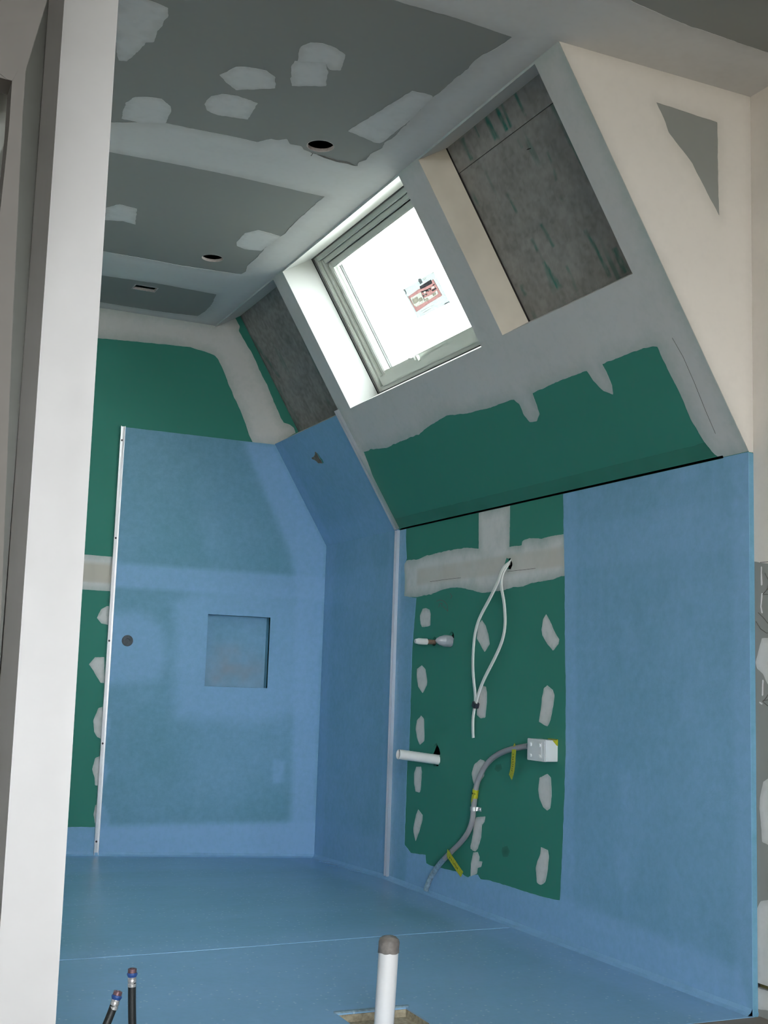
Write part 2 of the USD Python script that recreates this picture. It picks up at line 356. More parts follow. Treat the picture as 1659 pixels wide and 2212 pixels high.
fillers(wb, BACK, 'compound_on_green', [z(100, 1150, 0.339, [(385, 470), (400, 470), (400, 590), (350, 580), (322, 545), (350, 490)]), z(100, 1150, 0.339, [(370, 795), (370, 960), (345, 960), (305, 890), (272, 840), (310, 795)])], seed=30, clip=box(-1.7, 0, BL, 2.4))
fillers(wb, BACK, 'compound_on_green', [z(100, 1150, 0.339, [(362, 1110), (358, 1320), (325, 1305), (305, 1270), (300, 1200), (330, 1120)]), z(100, 1150, 0.339, [(350, 1420), (345, 1620), (310, 1610), (308, 1570), (293, 1510), (310, 1440)]), z(100, 1150, 0.339, [(335, 1720), (330, 1870), (312, 1865), (302, 1800), (310, 1740)])], seed=34, clip=box(-1.7, 0.136, BL, 2.4))
jt = rough(box(-1.70, 1.136, BL, 1.288), 0.002, 30, 41)
mesh, at = layer(BACK, jt, 0, 0.001, 0.010, {'coat': lambda V: 0.55+0.45*soft(jt.buffer(-0.012), V, 0.03), 'tint': lambda V: 0.9*soft(box(-3, 1.172, 3, 1.255), V, 0.006)})
part(wb, 'joint_compound', mesh, 'compound_on_green', attrs=at)
# capped outlet
part(wb, 'capped_outlet', lathe((disc_c[0], -0.001, disc_c[1]), (0, -1, 0), [(0, 0.0245), (0.003, 0.0245), (0.005, 0.022), (0.005, 0.010), (0.003, 0.008), (0.003, 0.002)]), 'dirty_plug', smooth=40, label='grey round pipe plug in blue wall')

# ---- right wall (knee wall), with the pipe and cable holes cut through
wr = thing('wall_right', 'low right wall of green plasterboard framed by blue waterproofing', 'wall', kind='structure')
Z1 = lambda p: z(800, 1050, 0.3014, p)
Z2 = lambda p: z(800, 1550, 0.3014, p)
hole_cable = rough(SIDE.px(Z1([(962, 562), (972, 530), (978, 514), (990, 520), (1006, 514), (1017, 545), (1020, 568), (1006, 597), (972, 592)])), 0.001, 80, 50, 0.003)
PW1, PW2, PW3 = SIDE.px([(938, 1387)])[0], SIDE.px([(973, 1385)])[0], SIDE.px([(946, 1641)])[0]
hole_p1 = Point(PW1).buffer(0.0150).union(Point(PW1+(0.003, 0.008)).buffer(0.012))
hole_p2 = Point(PW2).buffer(0.0235).union(Point(PW2+(0.008, 0.015)).buffer(0.020))
hole_p3 = rough(SIDE.px(Z2([(426, 268), (440, 238), (455, 200), (472, 184), (492, 218), (502, 255), (494, 292), (488, 348), (455, 352), (438, 300)])), 0.0015, 60, 52, 0.004)
holes = unary_union([hole_cable, hole_p1, hole_p2, hole_p3])
SLIT0, SLIT1 = 0.80, SIDE.px([(1563, 993)])[0][0]
gz = ZK-0.003
side_face = Polygon([(0, -0.05), (LY, -0.05), (LY, ZK), (SLIT1, ZK), (SLIT1, gz), (SLIT0, gz), (SLIT0, ZK), (0, ZK)]).difference(holes)
part(wr, 'plasterboard_sheet', extrude(SIDE, side_face.intersection(box(-1, -1, 4, 1.1988)), -0.013, 0), 'green_board')
part(wr, 'plasterboard_sheet', extrude(SIDE, side_face.intersection(box(-1, 1.2002, 4, 2)), -0.013, 0), 'green_board')
part(wr, 'wall_framing', [slab((CAV, 0.15, -0.1), (CAV+0.05, -LY-0.01, ZK+0.12)), slab((0.013, 0.15, -0.10), (CAV+0.05, -LY-0.01, -0.052))], 'void')
part(wr, 'wall_end', slab((0.0005, -LY+0.10, -0.05), (CAV+0.04, -LY+0.0015, ZK)), 'void')
endm = extrude(GABLE, box(0.0, -0.05, 0.0158, ZK-0.004), 0.0003, 0.0013)
part(wr, 'membrane_edge', endm, 'membrane', label='blue painted end of the low wall', attrs={'coat': np.full(len(endm.vertices), 0.3)})
green_open = SIDE.px(Z1([(255, 365), (262, 520), (245, 560), (250, 700), (245, 790), (330, 800), (322, 900), (310, 1050), (300, 1200), (292, 1450), (285, 1700), (278, 1900)])+Z2([(265, 320), (255, 620), (245, 910), (290, 970), (395, 985), (400, 1045), (430, 1060), (520, 1080), (640, 1110), (700, 1145), (725, 1130), (770, 1125), (790, 1160), (850, 1165),
     (1090, 1240), (1230, 1285), (1360, 1312), (1380, 900), (1395, 500), (1400, 330)])+[(1223, 1502), (1221, 1380), (1220, 1231), (1218, 1154), (1217, 1060)])
go = rough(Polygon(np.vstack([green_open, [(green_open[-1][0], 1.45), (green_open[0][0], 1.45)]])), 0.0025, 45, 60)
spx = SIDE.px
blue_side = box(0, -0.03, LY+0.0012, gz-0.001).union(box(0, 1.3, SLIT0, ZK)).union(box(SLIT1, 1.3, LY+0.001, ZK-0.002)).difference(go).difference(holes)
sb = [(box(0, -0.1, 0.10, 2), 0.03, 0.35), (box(0, -0.1, 0.8, 0.16), 0.03, 0.35), (box(0, 1.13, 0.8, 1.27), 0.02, 0.25), (box(0.70, -0.1, 0.88, 2), 0.02, 0.25),
      (box(2.02, 1.16, 3, 1.30), 0.02, 0.30), (spx([(880, 1830), (1215, 1940), (1330, 1985), (1600, 2092), (1640, 2300), (850, 2300)]), 0.02, 0.75),
      (spx([(1217, 1050), (1247, 1050), (1245, 1600), (1238, 1960), (1212, 1960)]), 0.015, 0.45), (spx([(1335, 1670), (1360, 1660), (1368, 1700), (1352, 1722), (1338, 1715)]), 0.02, 0.4),
      (spx([(1330, 1830), (1362, 1830), (1372, 1900), (1352, 1930), (1335, 1900)]), 0.02, 0.4), (spx([(1345, 1340), (1362, 1340), (1375, 1400), (1355, 1440), (1340, 1400)]), 0.02, 0.3), (box(LY-0.06, -0.1, 3.2, 2), 0.02, 0.45),
      (spx([(1450, 1300), (1600, 1300), (1600, 1900), (1480, 1850)]), 0.2, 0.2)]
def coat_side(V):
    c = np.where(V[:, 0] < 0.795, 0.55, 0.55)+0.45*(nz(V, 4.5, 11)-0.5)+0.32*(nz(V, 18, 12)-0.5)
    for g, w, a in sb: c = c+(1-c)*a*soft(g, V, w)
    return c
mesh, at = layer(SIDE, blue_side, 0, 0.0012, 0.012, {'coat': coat_side})
part(wr, 'waterproof_membrane', mesh, 'membrane', attrs=at, label='blue brushed-on waterproofing membrane')
cross = unary_union([Polygon(SIDE.px(p)).buffer(0) for p in (
    [(1035, 1100), (1102, 1090), (1100, 1200), (1034, 1210)],
    Z1([(245, 560), (262, 532), (340, 525), (400, 500), (480, 480), (560, 462), (640, 450), (700, 440), (780, 450), (1000, 435), (1085, 425), (1090, 395), (1140, 373), (1230, 375), (1300, 358), (1395, 344), (1395, 640), (1300, 672),
        (1200, 685), (1130, 705), (1090, 722), (1040, 720), (960, 745), (880, 758), (800, 765), (700, 740), (620, 724), (520, 740), (440, 775), (330, 795), (240, 795)]))])
cross = rough(cross, 0.003, 50, 65).intersection(go).intersection(box(0, 0, 3, gz-0.001)).difference(holes)
mesh, at = layer(SIDE, cross, 0, 0.001, 0.008, {'coat': lambda V: np.clip(0.35+0.6*soft(cross.buffer(-0.008), V, 0.035)+0.5*(nz(V, 16, 14)-0.5), 0, 1),
    'tint': lambda V: np.clip(0.75*soft(box(0.98, 1.172, 3, 1.236), V, 0.01)*(0.6+0.8*(nz(V, 9, 15)-0.4)), 0, 1)})
part(wr, 'joint_compound', mesh, 'compound_on_green', attrs=at)
fillers(wr, SIDE, 'compound_on_green', [Z1(p) for p in (
    [(375, 880), (400, 873), (425, 885), (433, 915), (430, 1000), (400, 1008), (370, 1008), (360, 985), (355, 930)], [(370, 1285), (395, 1310), (408, 1400), (405, 1430), (375, 1485), (345, 1440), (333, 1370), (335, 1310)],
    [(365, 1645), (385, 1670), (388, 1800), (385, 1830), (355, 1855), (335, 1800), (326, 1740), (335, 1680)], [(800, 960), (825, 1000), (845, 1060), (858, 1130), (820, 1190), (785, 1130), (765, 1090), (770, 1000)],
    [(800, 1430), (830, 1440), (835, 1480), (835, 1550), (825, 1660), (790, 1665), (765, 1640), (765, 1560), (790, 1470)], [(1262, 920), (1300, 990), (1325, 1050), (1355, 1100), (1350, 1130), (1310, 1180), (1270, 1130), (1235, 1070), (1228, 1030), (1240, 950)],
    [(1270, 1430), (1310, 1460), (1320, 1500), (1310, 1580), (1290, 1680), (1270, 1725), (1210, 1690), (1225, 1590), (1230, 1520), (1245, 1450)])]+[Z2(p) for p in (
    [(330, 352), (365, 352), (370, 390), (360, 520), (355, 538), (325, 530), (315, 470), (315, 400)], [(345, 660), (375, 700), (372, 740), (350, 820), (325, 885), (312, 830), (310, 790), (330, 690)],
    [(790, 300), (820, 310), (825, 340), (815, 420), (790, 460), (750, 490), (735, 450), (728, 400), (745, 340)], [(760, 715), (825, 708), (820, 745), (800, 770), (795, 860), (770, 940), (755, 962), (720, 942), (720, 920), (735, 850), (745, 750)],
    [(740, 966), (770, 963), (782, 1000), (780, 1030), (803, 1030), (795, 1070), (770, 1080), (765, 1120), (720, 1140), (722, 1050)], [(1270, 405), (1295, 430), (1300, 560), (1290, 655), (1270, 668), (1240, 640), (1215, 580), (1205, 520), (1215, 430)],
    [(1225, 930), (1275, 950), (1280, 1000), (1270, 1100), (1255, 1180), (1225, 1203), (1195, 1180), (1187, 1080), (1200, 1030), (1220, 980)])], seed=70)
for k, p in enumerate(([(945, 930), (985, 920), (1000, 960), (985, 1000), (950, 1000), (940, 960)], [(900, 335), (935, 330), (945, 370), (915, 395), (890, 370)])):
    g = rough(SIDE.px(Z2(p)), 0.003, 40, 88+k)
    mesh, at = layer(SIDE, g, 0, 0.0003, 0.005, {'coat': 0.2, 'tint': lambda V: 0.9*soft(g, V, 0.02)})
    part(wr, 'stain', mesh, 'green_board', attrs=at, label='dark smudge on green board')

for pts in ([(475, 825), (500, 815), (530, 825), (550, 850), (556, 895)], [(490, 868), (498, 842), (515, 838), (512, 862)], [(572, 770), (586, 790), (574, 806)], [(520, 862), (545, 885), (556, 897)]):
    part(wr, 'pencil_mark', extrude(SIDE, LineString(SIDE.px(Z1(pts))).buffer(0.0011), 0.0, 0.0006), 'pencil')
for pts in ([(430, 686), (520, 672), (650, 657)], [(985, 612), (1090, 601), (1185, 590)]):
    part(wr, 'hairline_crack', extrude(SIDE, LineString(SIDE.px(Z1(pts))).buffer(0.0007), 0.001, 0.0013), 'pencil')
# ---- sloped wall: board with three openings, filler, blue shower strip, reveals and recess backs
ws = thing('wall_slope', 'raking attic wall above the knee wall with recesses either side of the skylight', 'wall', kind='structure')
LRo, SKo, RRo = box(-0.05, 0.541, 0.788, 1.150), box(0.8975, 0.5425, 1.9725, 1.150), box(2.1115, 0.5475, 2.792, 1.150)
openings = unary_union([LRo, SKo, RRo])
Z6 = lambda p: z(640, 950, 0.04822, p)
torn = rough(SLOPE.px(Z6([(930, 590), (960, 590), (1100, 800), (1170, 880), (1225, 1010), (1215, 1055), (1180, 1050), (1130, 920), (1060, 840)])), 0.0006, 90, 91, 0.002)
slope_face = Polygon([(0, 0.0), (SLIT0, 0.0), (SLIT0, 0.004), (SLIT1, 0.004), (SLIT1, 0), (LY, 0), (LY, SL), (0, SL)]).difference(openings.buffer(0.0101, join_style=2)).difference(torn)
part(ws, 'plasterboard_sheet', extrude(SLOPE, slope_face, -0.012, 0), 'green_board')
gp = SLOPE.px([(786, 976), (800, 971), (835, 968), (860, 955), (905, 938), (920, 925), (935, 915), (965, 897), (1010, 893), (1060, 880), (1110, 862), (1122, 872), (1132, 895), (1145, 912), (1160, 910), (1166, 895), (1158, 872), (1150, 850), (1200, 826),
     (1268, 800), (1282, 822), (1305, 845), (1325, 852), (1322, 832), (1308, 800), (1300, 786), (1340, 772), (1390, 752), (1420, 747), (1432, 775), (1452, 815), (1470, 850), (1492, 905), (1520, 952), (1545, 982), (1560, 992), (1600, 1040), (860, 1180), (840, 1120)])
green_slope = rough(gp, 0.0035, 45, 92)
SH = box(0, 0, 0.795, 0.541)
comp = box(0.0, 0, LY, SL-0.0005).difference(unary_union([openings, green_slope, SH, box(SLIT0-0.01, -1, SLIT1, 0.0045)]))
comp = unary_union([p for p in polys(comp) if p.area > 2e-4])
mesh, at = layer(SLOPE, comp, 0, 0.001, 0.012, {'coat': lambda V: np.clip(0.45+0.55*soft(comp.union(openings).buffer(-0.01), V, 0.06)+0.25*(nz(V, 9, 16)-0.5), 0, 1), 'tint': lambda V: 0.12*nz(V, 5, 17)})
part(ws, 'joint_compound', mesh, 'compound_slope_shaded', attrs=at)
be = rough(box(SLIT0+0.004, 0.0055, SLIT1-0.02, 0.05), 0.003, 30, 94).intersection(box(0, 0.0046, 3, 1))
mesh, at = layer(SLOPE, be, 0, 0.0004, 0.014, {'coat': 0.1, 'tint': lambda V: 0.35+0.5*(nz(V, 8, 95)-0.5)})
part(ws, 'board_edge', mesh, 'green_board', attrs=at, label='darker bare green board edge above the slit')
sh = SH.difference(torn)
scoat = [(box(-1, 0, 0.09, 1), 0.03, 0.5), (box(0.1, 0.36, 0.7, 0.6), 0.12, 0.3), (box(0, 0.0, 1, 0.10), 0.03, 0.25), (box(0.70, 0, 1, 1), 0.03, 0.25)]
def coat_sh(V):
    c = 0.55+0.4*(nz(V, 5, 18)-0.5)+0.2*(nz(V, 18, 19)-0.5)
    for g, w, a in scoat: c = c+(1-c)*a*soft(g, V, w)
    return c
mesh, at = layer(SLOPE, sh, 0, 0.0012, 0.012, {'coat': coat_sh})
part(ws, 'waterproof_membrane', mesh, 'membrane', attrs=at, label='blue membrane strip on the rake of the shower')
part(ws, 'torn_paper', extrude(SLOPE, rough(SLOPE.px(Z6([(850, 530), (930, 570), (985, 700), (1080, 850), (1150, 940), (1190, 1050), (1000, 1040), (860, 900), (720, 850), (700, 790), (800, 750), (860, 640)])), 0.0012, 80, 93, 0.003).difference(torn), 0.0012, 0.0022), 'torn_paper', label='torn brown board paper beside a small slit')
part(ws, 'hairline_crack', extrude(SLOPE, LineString(SLOPE.px([(1453, 730), (1476, 770), (1500, 825), (1524, 885), (1546, 936)])).buffer(0.0007), 0.001, 0.0013), 'pencil')
def lining(rect, depth, sides, mat, t=0.010, h1=-0.0003):
    a, b, c, d = rect.bounds
    for s, g in (('left', box(a-t, b-t, a, d+t)), ('right', box(c, b-t, c+t, d+t)), ('top', box(a, d, c, d+t)), ('bottom', box(a, b-t, c, b))):
        if s in sides: part(ws, 'reveal_board', extrude(SLOPE, g, -depth, h1), sides[s])
lining(SKo, 0.14, dict(left='paint_reveal', right='paint_reveal', top='paint_reveal', bottom='paint_reveal'), '')
lining(RRo, 0.115, dict(left='ivory_board', right='plaster_paint', top='plaster_paint', bottom='plaster_paint'), '')
lining(LRo, 0.135, dict(right='plaster_paint', top='plaster_paint', bottom='plaster_paint'), '')
def streaks(rects, base=0.0, seed=1):
    def fn(V):
        q = np.stack([V[:, 0]*42, V[:, 1]*3.5, np.full(len(V), seed*5.1)], 1)
        s = np.clip((meshkit.fbm(q, 3, seed)-0.63)*7, 0, 0.55)*np.clip((nz(V, 9, seed+3)-0.42)*6, 0, 1)*base
        for g, a in rects: s = np.maximum(s, a*soft(g, V, 0.003)*np.clip(0.25+2.4*(nz(V*np.array([3.0, 1]), 34, seed+5)-0.3), 0, 1))
        return s
    return fn
Z8 = lambda p: z(900, 100, 0.19289, p)
DR = 0.115
pr = lambda p: SLOPE.px(Z8(p), -DR)
strk = [(pr([(480, 1040), (530, 1020), (560, 1110), (640, 1260), (600, 1285), (560, 1200)]), 0.75), (pr([(635, 890), (655, 885), (710, 1015), (695, 1020)]), 0.9), (pr([(745, 805), (790, 780), (925, 1025), (875, 1060)]), 0.95),
        (pr([(870, 700), (920, 690), (1035, 935), (995, 960)]), 1.0), (pr([(940, 650), (965, 640), (1070, 900), (1045, 920)]), 1.0), (pr([(1080, 530), (1110, 515), (1235, 770), (1205, 785)]), 0.9)]
Z9 = lambda p: z(900, 0, 0.4575, p)
strk2 = [(SLOPE.px(Z9(p), -DR), a) for p, a in (([(575, 1060), (590, 1055), (650, 1160), (640, 1170)], 0.85), ([(590, 1240), (602, 1235), (685, 1355), (660, 1368)], 0.95), ([(785, 1090), (800, 1085), (860, 1190), (920, 1310), (900, 1310), (850, 1200)], 0.9),
         ([(670, 935), (682, 930), (690, 945), (678, 950)], 0.7), ([(640, 800), (650, 795), (662, 850), (652, 855)], 0.4), ([(920, 1180), (940, 1165), (1005, 1285), (975, 1295)], 0.8), ([(535, 1135), (545, 1130), (575, 1185), (565, 1190)], 0.7), ([(420, 920), (432, 915), (475, 1000), (465, 1005)], 0.7), ([(470, 660), (480, 655), (500, 700), (492, 705)], 0.5), ([(700, 1260), (710, 1255), (770, 1390), (758, 1395)], 0.5), ([(480, 1350), (500, 1345), (520, 1395), (505, 1400)], 0.6), ([(610, 720), (620, 715), (640, 765), (630, 770)], 0.5))]
VJ = float(SLOPE.px([(1000, 368)], -DR)[0][1])
for k, (a, b) in enumerate(((VJ, 1.155), (0.54, VJ))):
    mesh, at = layer(SLOPE, box(2.103, a+(0.0005 if k == 0 else 0), 2.80, b-(0 if k == 0 else 0.0012)), -DR-0.008, -DR-(0.0 if k == 0 else 0.002), 0.006, {'coat': streaks(strk if k == 0 else strk2, 0.0 if k == 0 else 1.0, 20+k), 'tint': lambda V: np.clip(0.25+0.6*(nz(V, 14, 61)-0.5)+0.9*(nz(V, 70, 62, 2)-0.5), 0, 1)})
    part(ws, 'backing_sheet', mesh, 'recess_board', attrs=at, label='grey sheet with green streaks at the back of the right recess')
gap = extrude(SLOPE, box(2.1115, 0.5475, 2.1135, 1.15), -DR-0.001, -DR+0.004)
part(ws, 'seal_strip', gap, 'void')
mk = SLOPE.px(Z8([(1228, 1160), (1245, 1148), (1275, 1140), (1275, 1147), (1248, 1158)]), -DR)
part(ws, 'scratch', extrude(SLOPE, Polygon(mk).buffer(0.0003), -DR-0.001, -DR-0.0005), 'void')
DL = 0.135
sL = [(SLOPE.px(Z5(p), -DL), a) for p, a in (([(1050, 200), (1062, 195), (1200, 390), (1190, 396)], 0.6), ([(1180, 440), (1190, 436), (1300, 620), (1290, 624)], 0.3))]
mesh, at = layer(SLOPE, box(0.002, 0.53, 0.80, 1.16), -DL-0.008, -DL, 0.006, {'coat': streaks(sL, 0.8, 31), 'tint': lambda V: np.clip(0.25+0.6*(nz(V, 14, 63)-0.5)+0.9*(nz(V, 70, 64, 2)-0.5)+0.6*soft(box(0.0, 0, 0.012, 3), V, 0.01), 0, 1)})
part(ws, 'backing_sheet', mesh, 'recess_board', attrs=at, label='dark grey sheet at the back of the left recess')
roof = box(-0.35, -0.62, LY-0.01, 1.225).difference(SKo.buffer(0.03, join_style=2))
part(ws, 'roof_lining', extrude(SLOPE, roof, -0.275, -0.235), 'void')
part(ws, 'roof_lining', extrude(SLOPE, SKo.buffer(0.03, join_style=2).difference(SKo.buffer(0.014, join_style=2)), -0.275, -0.10), 'void')

# ---- skylight
wn = thing('window_1', 'open-looking skylight in the raking wall with bright white sky behind', 'skylight', kind='structure')
a, b, c, d = SKo.bounds
def ring(i, w): return box(a+i, b+i, c-i, d-i).difference(box(a+i+w, b+i+w, c-i-w, d-i-w))
def rail(i, w):
    A, B, C, D = a+i, b+i, c-i, d-i
    return [box(A, B, A+w, D), box(C-w, B, C, D), box(A+w, D-w, C-w, D), box(A+w, B, C-w, B+w)]
def bev(g, h0, h1, e=0.003): return trimesh.util.concatenate([extrude(SLOPE, g, h0, h1-e), extrude(SLOPE, g.buffer(-e, join_style=2), h1-e, h1)])
for g in rail(0.0, 0.022): part(wn, 'frame_rail', bev(g, -0.215, -0.150), 'frame_white')
part(wn, 'seal', extrude(SLOPE, ring(0.0, 0.004), -0.1495, -0.143), 'seal_dark')
for g in rail(0.024, 0.020): part(wn, 'frame_rail', bev(g, -0.215, -0.163), 'frame_white')
for g in rail(0.048, 0.026): part(wn, 'sash_rail', bev(g, -0.215, -0.172), 'frame_white')
part(wn, 'seal', extrude(SLOPE, ring(0.044, 0.004), -0.205, -0.190), 'seal_dark')
part(wn, 'sash_rail', [bev(box(a+0.05, b+0.012, c-0.05, b+0.060), -0.172, -0.150)], 'frame_white')
part(wn, 'glass_pane', extrude(SLOPE, box(a+0.06, b+0.06, c-0.06, d-0.06), -0.196, -0.192), 'pane_glass')
part(wn, 'glazing_spacer', extrude(SLOPE, box(a+0.083, b+0.07, a+0.089, d-0.078), -0.206, -0.198), 'seal_dark')
part(wn, 'glazing_spacer', extrude(SLOPE, box(a+0.101, b+0.07, a+0.106, d-0.078), -0.206, -0.198), 'seal_grey')
part(wn, 'outer_frame', extrude(SLOPE, ring(-0.012, 0.04), -0.275, -0.217), 'frame_white')
hc = SLOPE.px([(912, 768)], -0.17)[0]
part(wn, 'latch', [extrude(SLOPE, box(hc[0]-0.03, hc[1]-0.014, hc[0]+0.012, hc[1]+0.010).buffer(-0.004).buffer(0.004), -0.15, -0.138),
                   extrude(SLOPE, Polygon([(hc[0]-0.045, hc[1]+0.018), (hc[0]-0.012, hc[1]-0.004), (hc[0]+0.004, hc[1]-0.004), (hc[0]+0.004, hc[1]+0.010), (hc[0]-0.014, hc[1]+0.010)]), -0.148, -0.130)], 'frame_white', label='small white latch on the bottom rail')

# ---- ceiling
ce = thing('ceiling', 'grey plasterboard ceiling with pale filled joints, screw patches and light cut-outs', 'ceiling', kind='structure')
ZA = lambda p: z(200, 0, 0.4822, p)
face = Polygon([(-5.0, 0.0), (-XS, 0.0), (-XS, -LY), (NEAR, -LY), (NEAR, -6.9), (-5.0, -6.9)])
r1 = np.array([-0.9005, -2.0425]); r2 = np.array([-0.890, -0.891])
cut = unary_union([Point(r1).buffer(0.0425), Point(r2).buffer(0.0425), rough(box(-1.078, -0.412, -0.980, -0.345), 0.002, 60, 101, 0.004)])
edges = [0.02, -0.62, -1.83, -3.00, -4.2, -5.4, -6.91]
for y1, y0 in zip(edges[:-1], edges[1:]):
    g = face.intersection(box(-6, y0+0.001, 1, y1-0.001)).difference(cut)
    m = extrude(CEIL, g, -0.010, 0)
    part(ce, 'plasterboard_sheet', m, 'grey_board')
zones = [ZA([(-260, -260), (-260, 545), (330, 550), (440, 575), (600, 605), (740, 637), (775, 626), (800, 622), (830, 628), (870, 622), (882, 645), (940, 655), (945, 668), (1000, 690), (1060, 706), (1100, 717), (1165, 742), (1187, 744), (1190, 726), (1225, 716), (1245, 690), (1298, 662), (1305, 640),
          (1340, 622), (1380, 580), (1440, 520), (1490, 470), (1530, 430), (1570, 400), (1620, 355), (1655, 330)])+[(1010, 148), (1025, 131), (1040, 120), (1075, 102), (1090, 92), (1106, 80), (995, 41), (851, 0), (700, -40)],
         ZA([(-260, 640), (75, 680), (300, 720), (600, 780), (1040, 880), (1000, 912), (960, 948), (900, 1002), (860, 1047), (838, 1060), (775, 1108), (740, 1150), (692, 1192), (688, 1215), (665, 1228), (640, 1226), (400, 1190), (200, 1152), (45, 1125), (-260, 1075)]),
         ZA([(-260, 1185), (35, 1232), (300, 1270), (555, 1318), (535, 1362), (505, 1395), (470, 1416), (300, 1396), (30, 1353), (-260, 1310)])]
zg = unary_union([rough(CEIL.px(p), 0.0035, 40, 110+i) for i, p in enumerate(zones)])
cc = rough(Polygon([(-2.2, -3.13), (-0.56, -3.147), (-0.39, -3.122), (-0.12, -3.114), (0.10, -3.112), (0.10, 0.2), (-2.2, 0.2)]), 0.003, 30, 119).intersection(box(-2.2, -3.5, NEAR, -0.0005)).intersection(face.buffer(-0.0005)).difference(zg).difference(box(-3, -4, -1.15, -3.14)).difference(cut)
cc = unary_union([p for p in polys(cc) if p.area > 1e-3])
mesh, at = layer(CEIL, cc, 0, 0.001, 0.014, {'coat': lambda V: np.clip(0.35+0.65*soft(cc.union(box(-XS, -3, 1, 0)).buffer(-0.01), V, 0.05)+0.3*(nz(V, 8, 25)-0.5), 0, 1), 'tint': lambda V: 0.15*nz(V, 5, 26)})
part(ce, 'joint_compound', mesh, 'compound_on_grey', attrs=at)
fillers(ce, CEIL, 'compound_on_grey', [ZA(p) for p in ([(200, -60), (250, 0), (340, 35), (335, 75), (290, 140), (270, 188), (240, 190), (155, 275), (115, 270), (90, 100), (120, -60)],
    [(920, 260), (930, 210), (975, 190), (1030, 192), (1090, 215), (1135, 245), (1110, 315), (1060, 312), (1048, 288), (980, 288), (918, 300)], [(888, 302), (905, 272), (1045, 280), (1055, 320), (1045, 385), (890, 385)],
    [(568, 335), (640, 300), (680, 298), (780, 315), (820, 345), (818, 395), (640, 403), (605, 375)], [(500, 465), (530, 430), (580, 420), (650, 430), (740, 462), (695, 535), (560, 515), (515, 495)],
    [(135, 500), (150, 460), (185, 435), (240, 433), (310, 443), (350, 475), (355, 495), (325, 556), (220, 552), (130, 530)], [(1145, 585), (1300, 490), (1430, 405), (1530, 430), (1420, 540), (1290, 642), (1260, 636)],
    [(60, 930), (120, 915), (200, 935), (190, 1005), (140, 990), (55, 985)], [(645, 1085), (680, 1045), (740, 1030), (842, 1058), (755, 1123), (680, 1115), (645, 1100)])], seed=120, amp=0.004, cell=0.008, feather=0.02)
for cpt in (r1, r2):
    g = Point(cpt).buffer(0.0425).difference(rough(Point(cpt).buffer(0.0405), 0.0012, 70, 130))
    part(ce, 'cutout_edge', extrude(CEIL, g, -0.0105, 0.0002), 'gypsum', label='ragged pale gypsum edge of a round downlight cut-out')
g = box(-1.080, -0.414, -0.978, -0.343).difference(rough(box(-1.074, -0.408, -0.983, -0.350), 0.003, 60, 131, 0.004))
part(ce, 'cutout_edge', extrude(CEIL, g, -0.0105, 0.0002), 'gypsum', label='ragged edge of the square cut-out near the back wall')
part(ce, 'roof_void', [slab((-5.2, -7.05, 2.60), (0.50, -LY+0.01, 2.66)), slab((-5.2, -LY-0.01, 2.60), (-0.405, 0.4, 2.66))], 'void')
part(ce, 'pencil_mark', extrude(CEIL, unary_union([LineString(CEIL.px([(672, 336), (676, 330)])).buffer(0.0012), LineString(CEIL.px([(672, 329), (681, 331)])).buffer(0.0012)]), 0.001, 0.0013), 'pencil')
part(ce, 'pencil_mark', extrude(CEIL, rough(Polygon(CEIL.px([(684, 333), (700, 337), (730, 346), (752, 350), (770, 358), (752, 353), (728, 349), (700, 340)])).buffer(0.0006), 0.001, 60, 133), 0.001, 0.0013), 'pencil', label='grey scored line beside the downlight cut-out')

# ---- triangular cheek where the slope meets the full-height wall
wg = thing('wall_cheek', 'cream triangular cheek wall closing the end of the raking wall', 'wall', kind='structure')
tri = Polygon([(-XS, ZC), (-XS, 2.60), (0.40, 2.60), (0.40, ZK-0.30), (0.10, ZK-0.30), (0.10, ZK), (0.0, ZK)])
part(wg, 'plasterboard_sheet', extrude(GABLE, tri, -0.06, 0.0), 'grey_board')
Z9p = GABLE.px(Z9([(1132, 485), (1280, 532), (1418, 578), (1422, 800), (1427, 1020), (1410, 985), (1385, 940), (1340, 850), (1300, 770), (1275, 735), (1250, 705), (1220, 668), (1190, 625), (1175, 580)]))
gt = Polygon([(-XS+0.001, ZC-0.001), (NEAR, ZC-0.001), (NEAR, ZK-0.002), (0.0015, ZK-0.002)]).difference(rough(Z9p, 0.002, 30, 140))
mesh, at = layer(GABLE, gt, 0, 0.001, 0.012, {'coat': lambda V: np.clip(0.4+0.6*soft(gt.buffer(-0.006), V, 0.035)+0.2*(nz(V, 9, 41)-0.5), 0, 1), 'tint': 0.12})
part(wg, 'joint_compound', mesh, 'compound_lit_finish', attrs=at)

# ---- full-height right wall nearer the camera
wf = thing('wall_front', 'full-height right wall of raw grey board nearest the camera with pencil scribbles and filler', 'wall', kind='structure')
S0 = LY-0.0005
part(wf, 'plasterboard_sheet', extrude(NEARP, box(S0, 0.077, 6.9, ZC+0.01), -0.20, 0), 'grey_board')
part(wf, 'plasterboard_sheet', extrude(NEARP, box(S0, -0.05, 6.9, 0.067), -0.20, 0), 'grey_board', label='narrow board strip below the slot')
part(wf, 'packing_strip', extrude(NEARP, box(S0, 0.066, 6.9, 0.078), -0.20, -0.009), 'olive_strip', label='dark olive strip in the slot near the floor')
Zc = lambda p: [(1500+x*0.3167, 900+y*0.3164) for x, y in p]
Zd = lambda p: [(1500+x*0.2994, 1550+y*0.2993) for x, y in p]
npx = NEARP.px
top = npx([(1612, 1213), (1628, 1214), (1640, 1217), (1660, 1218), (1720, 1226)])
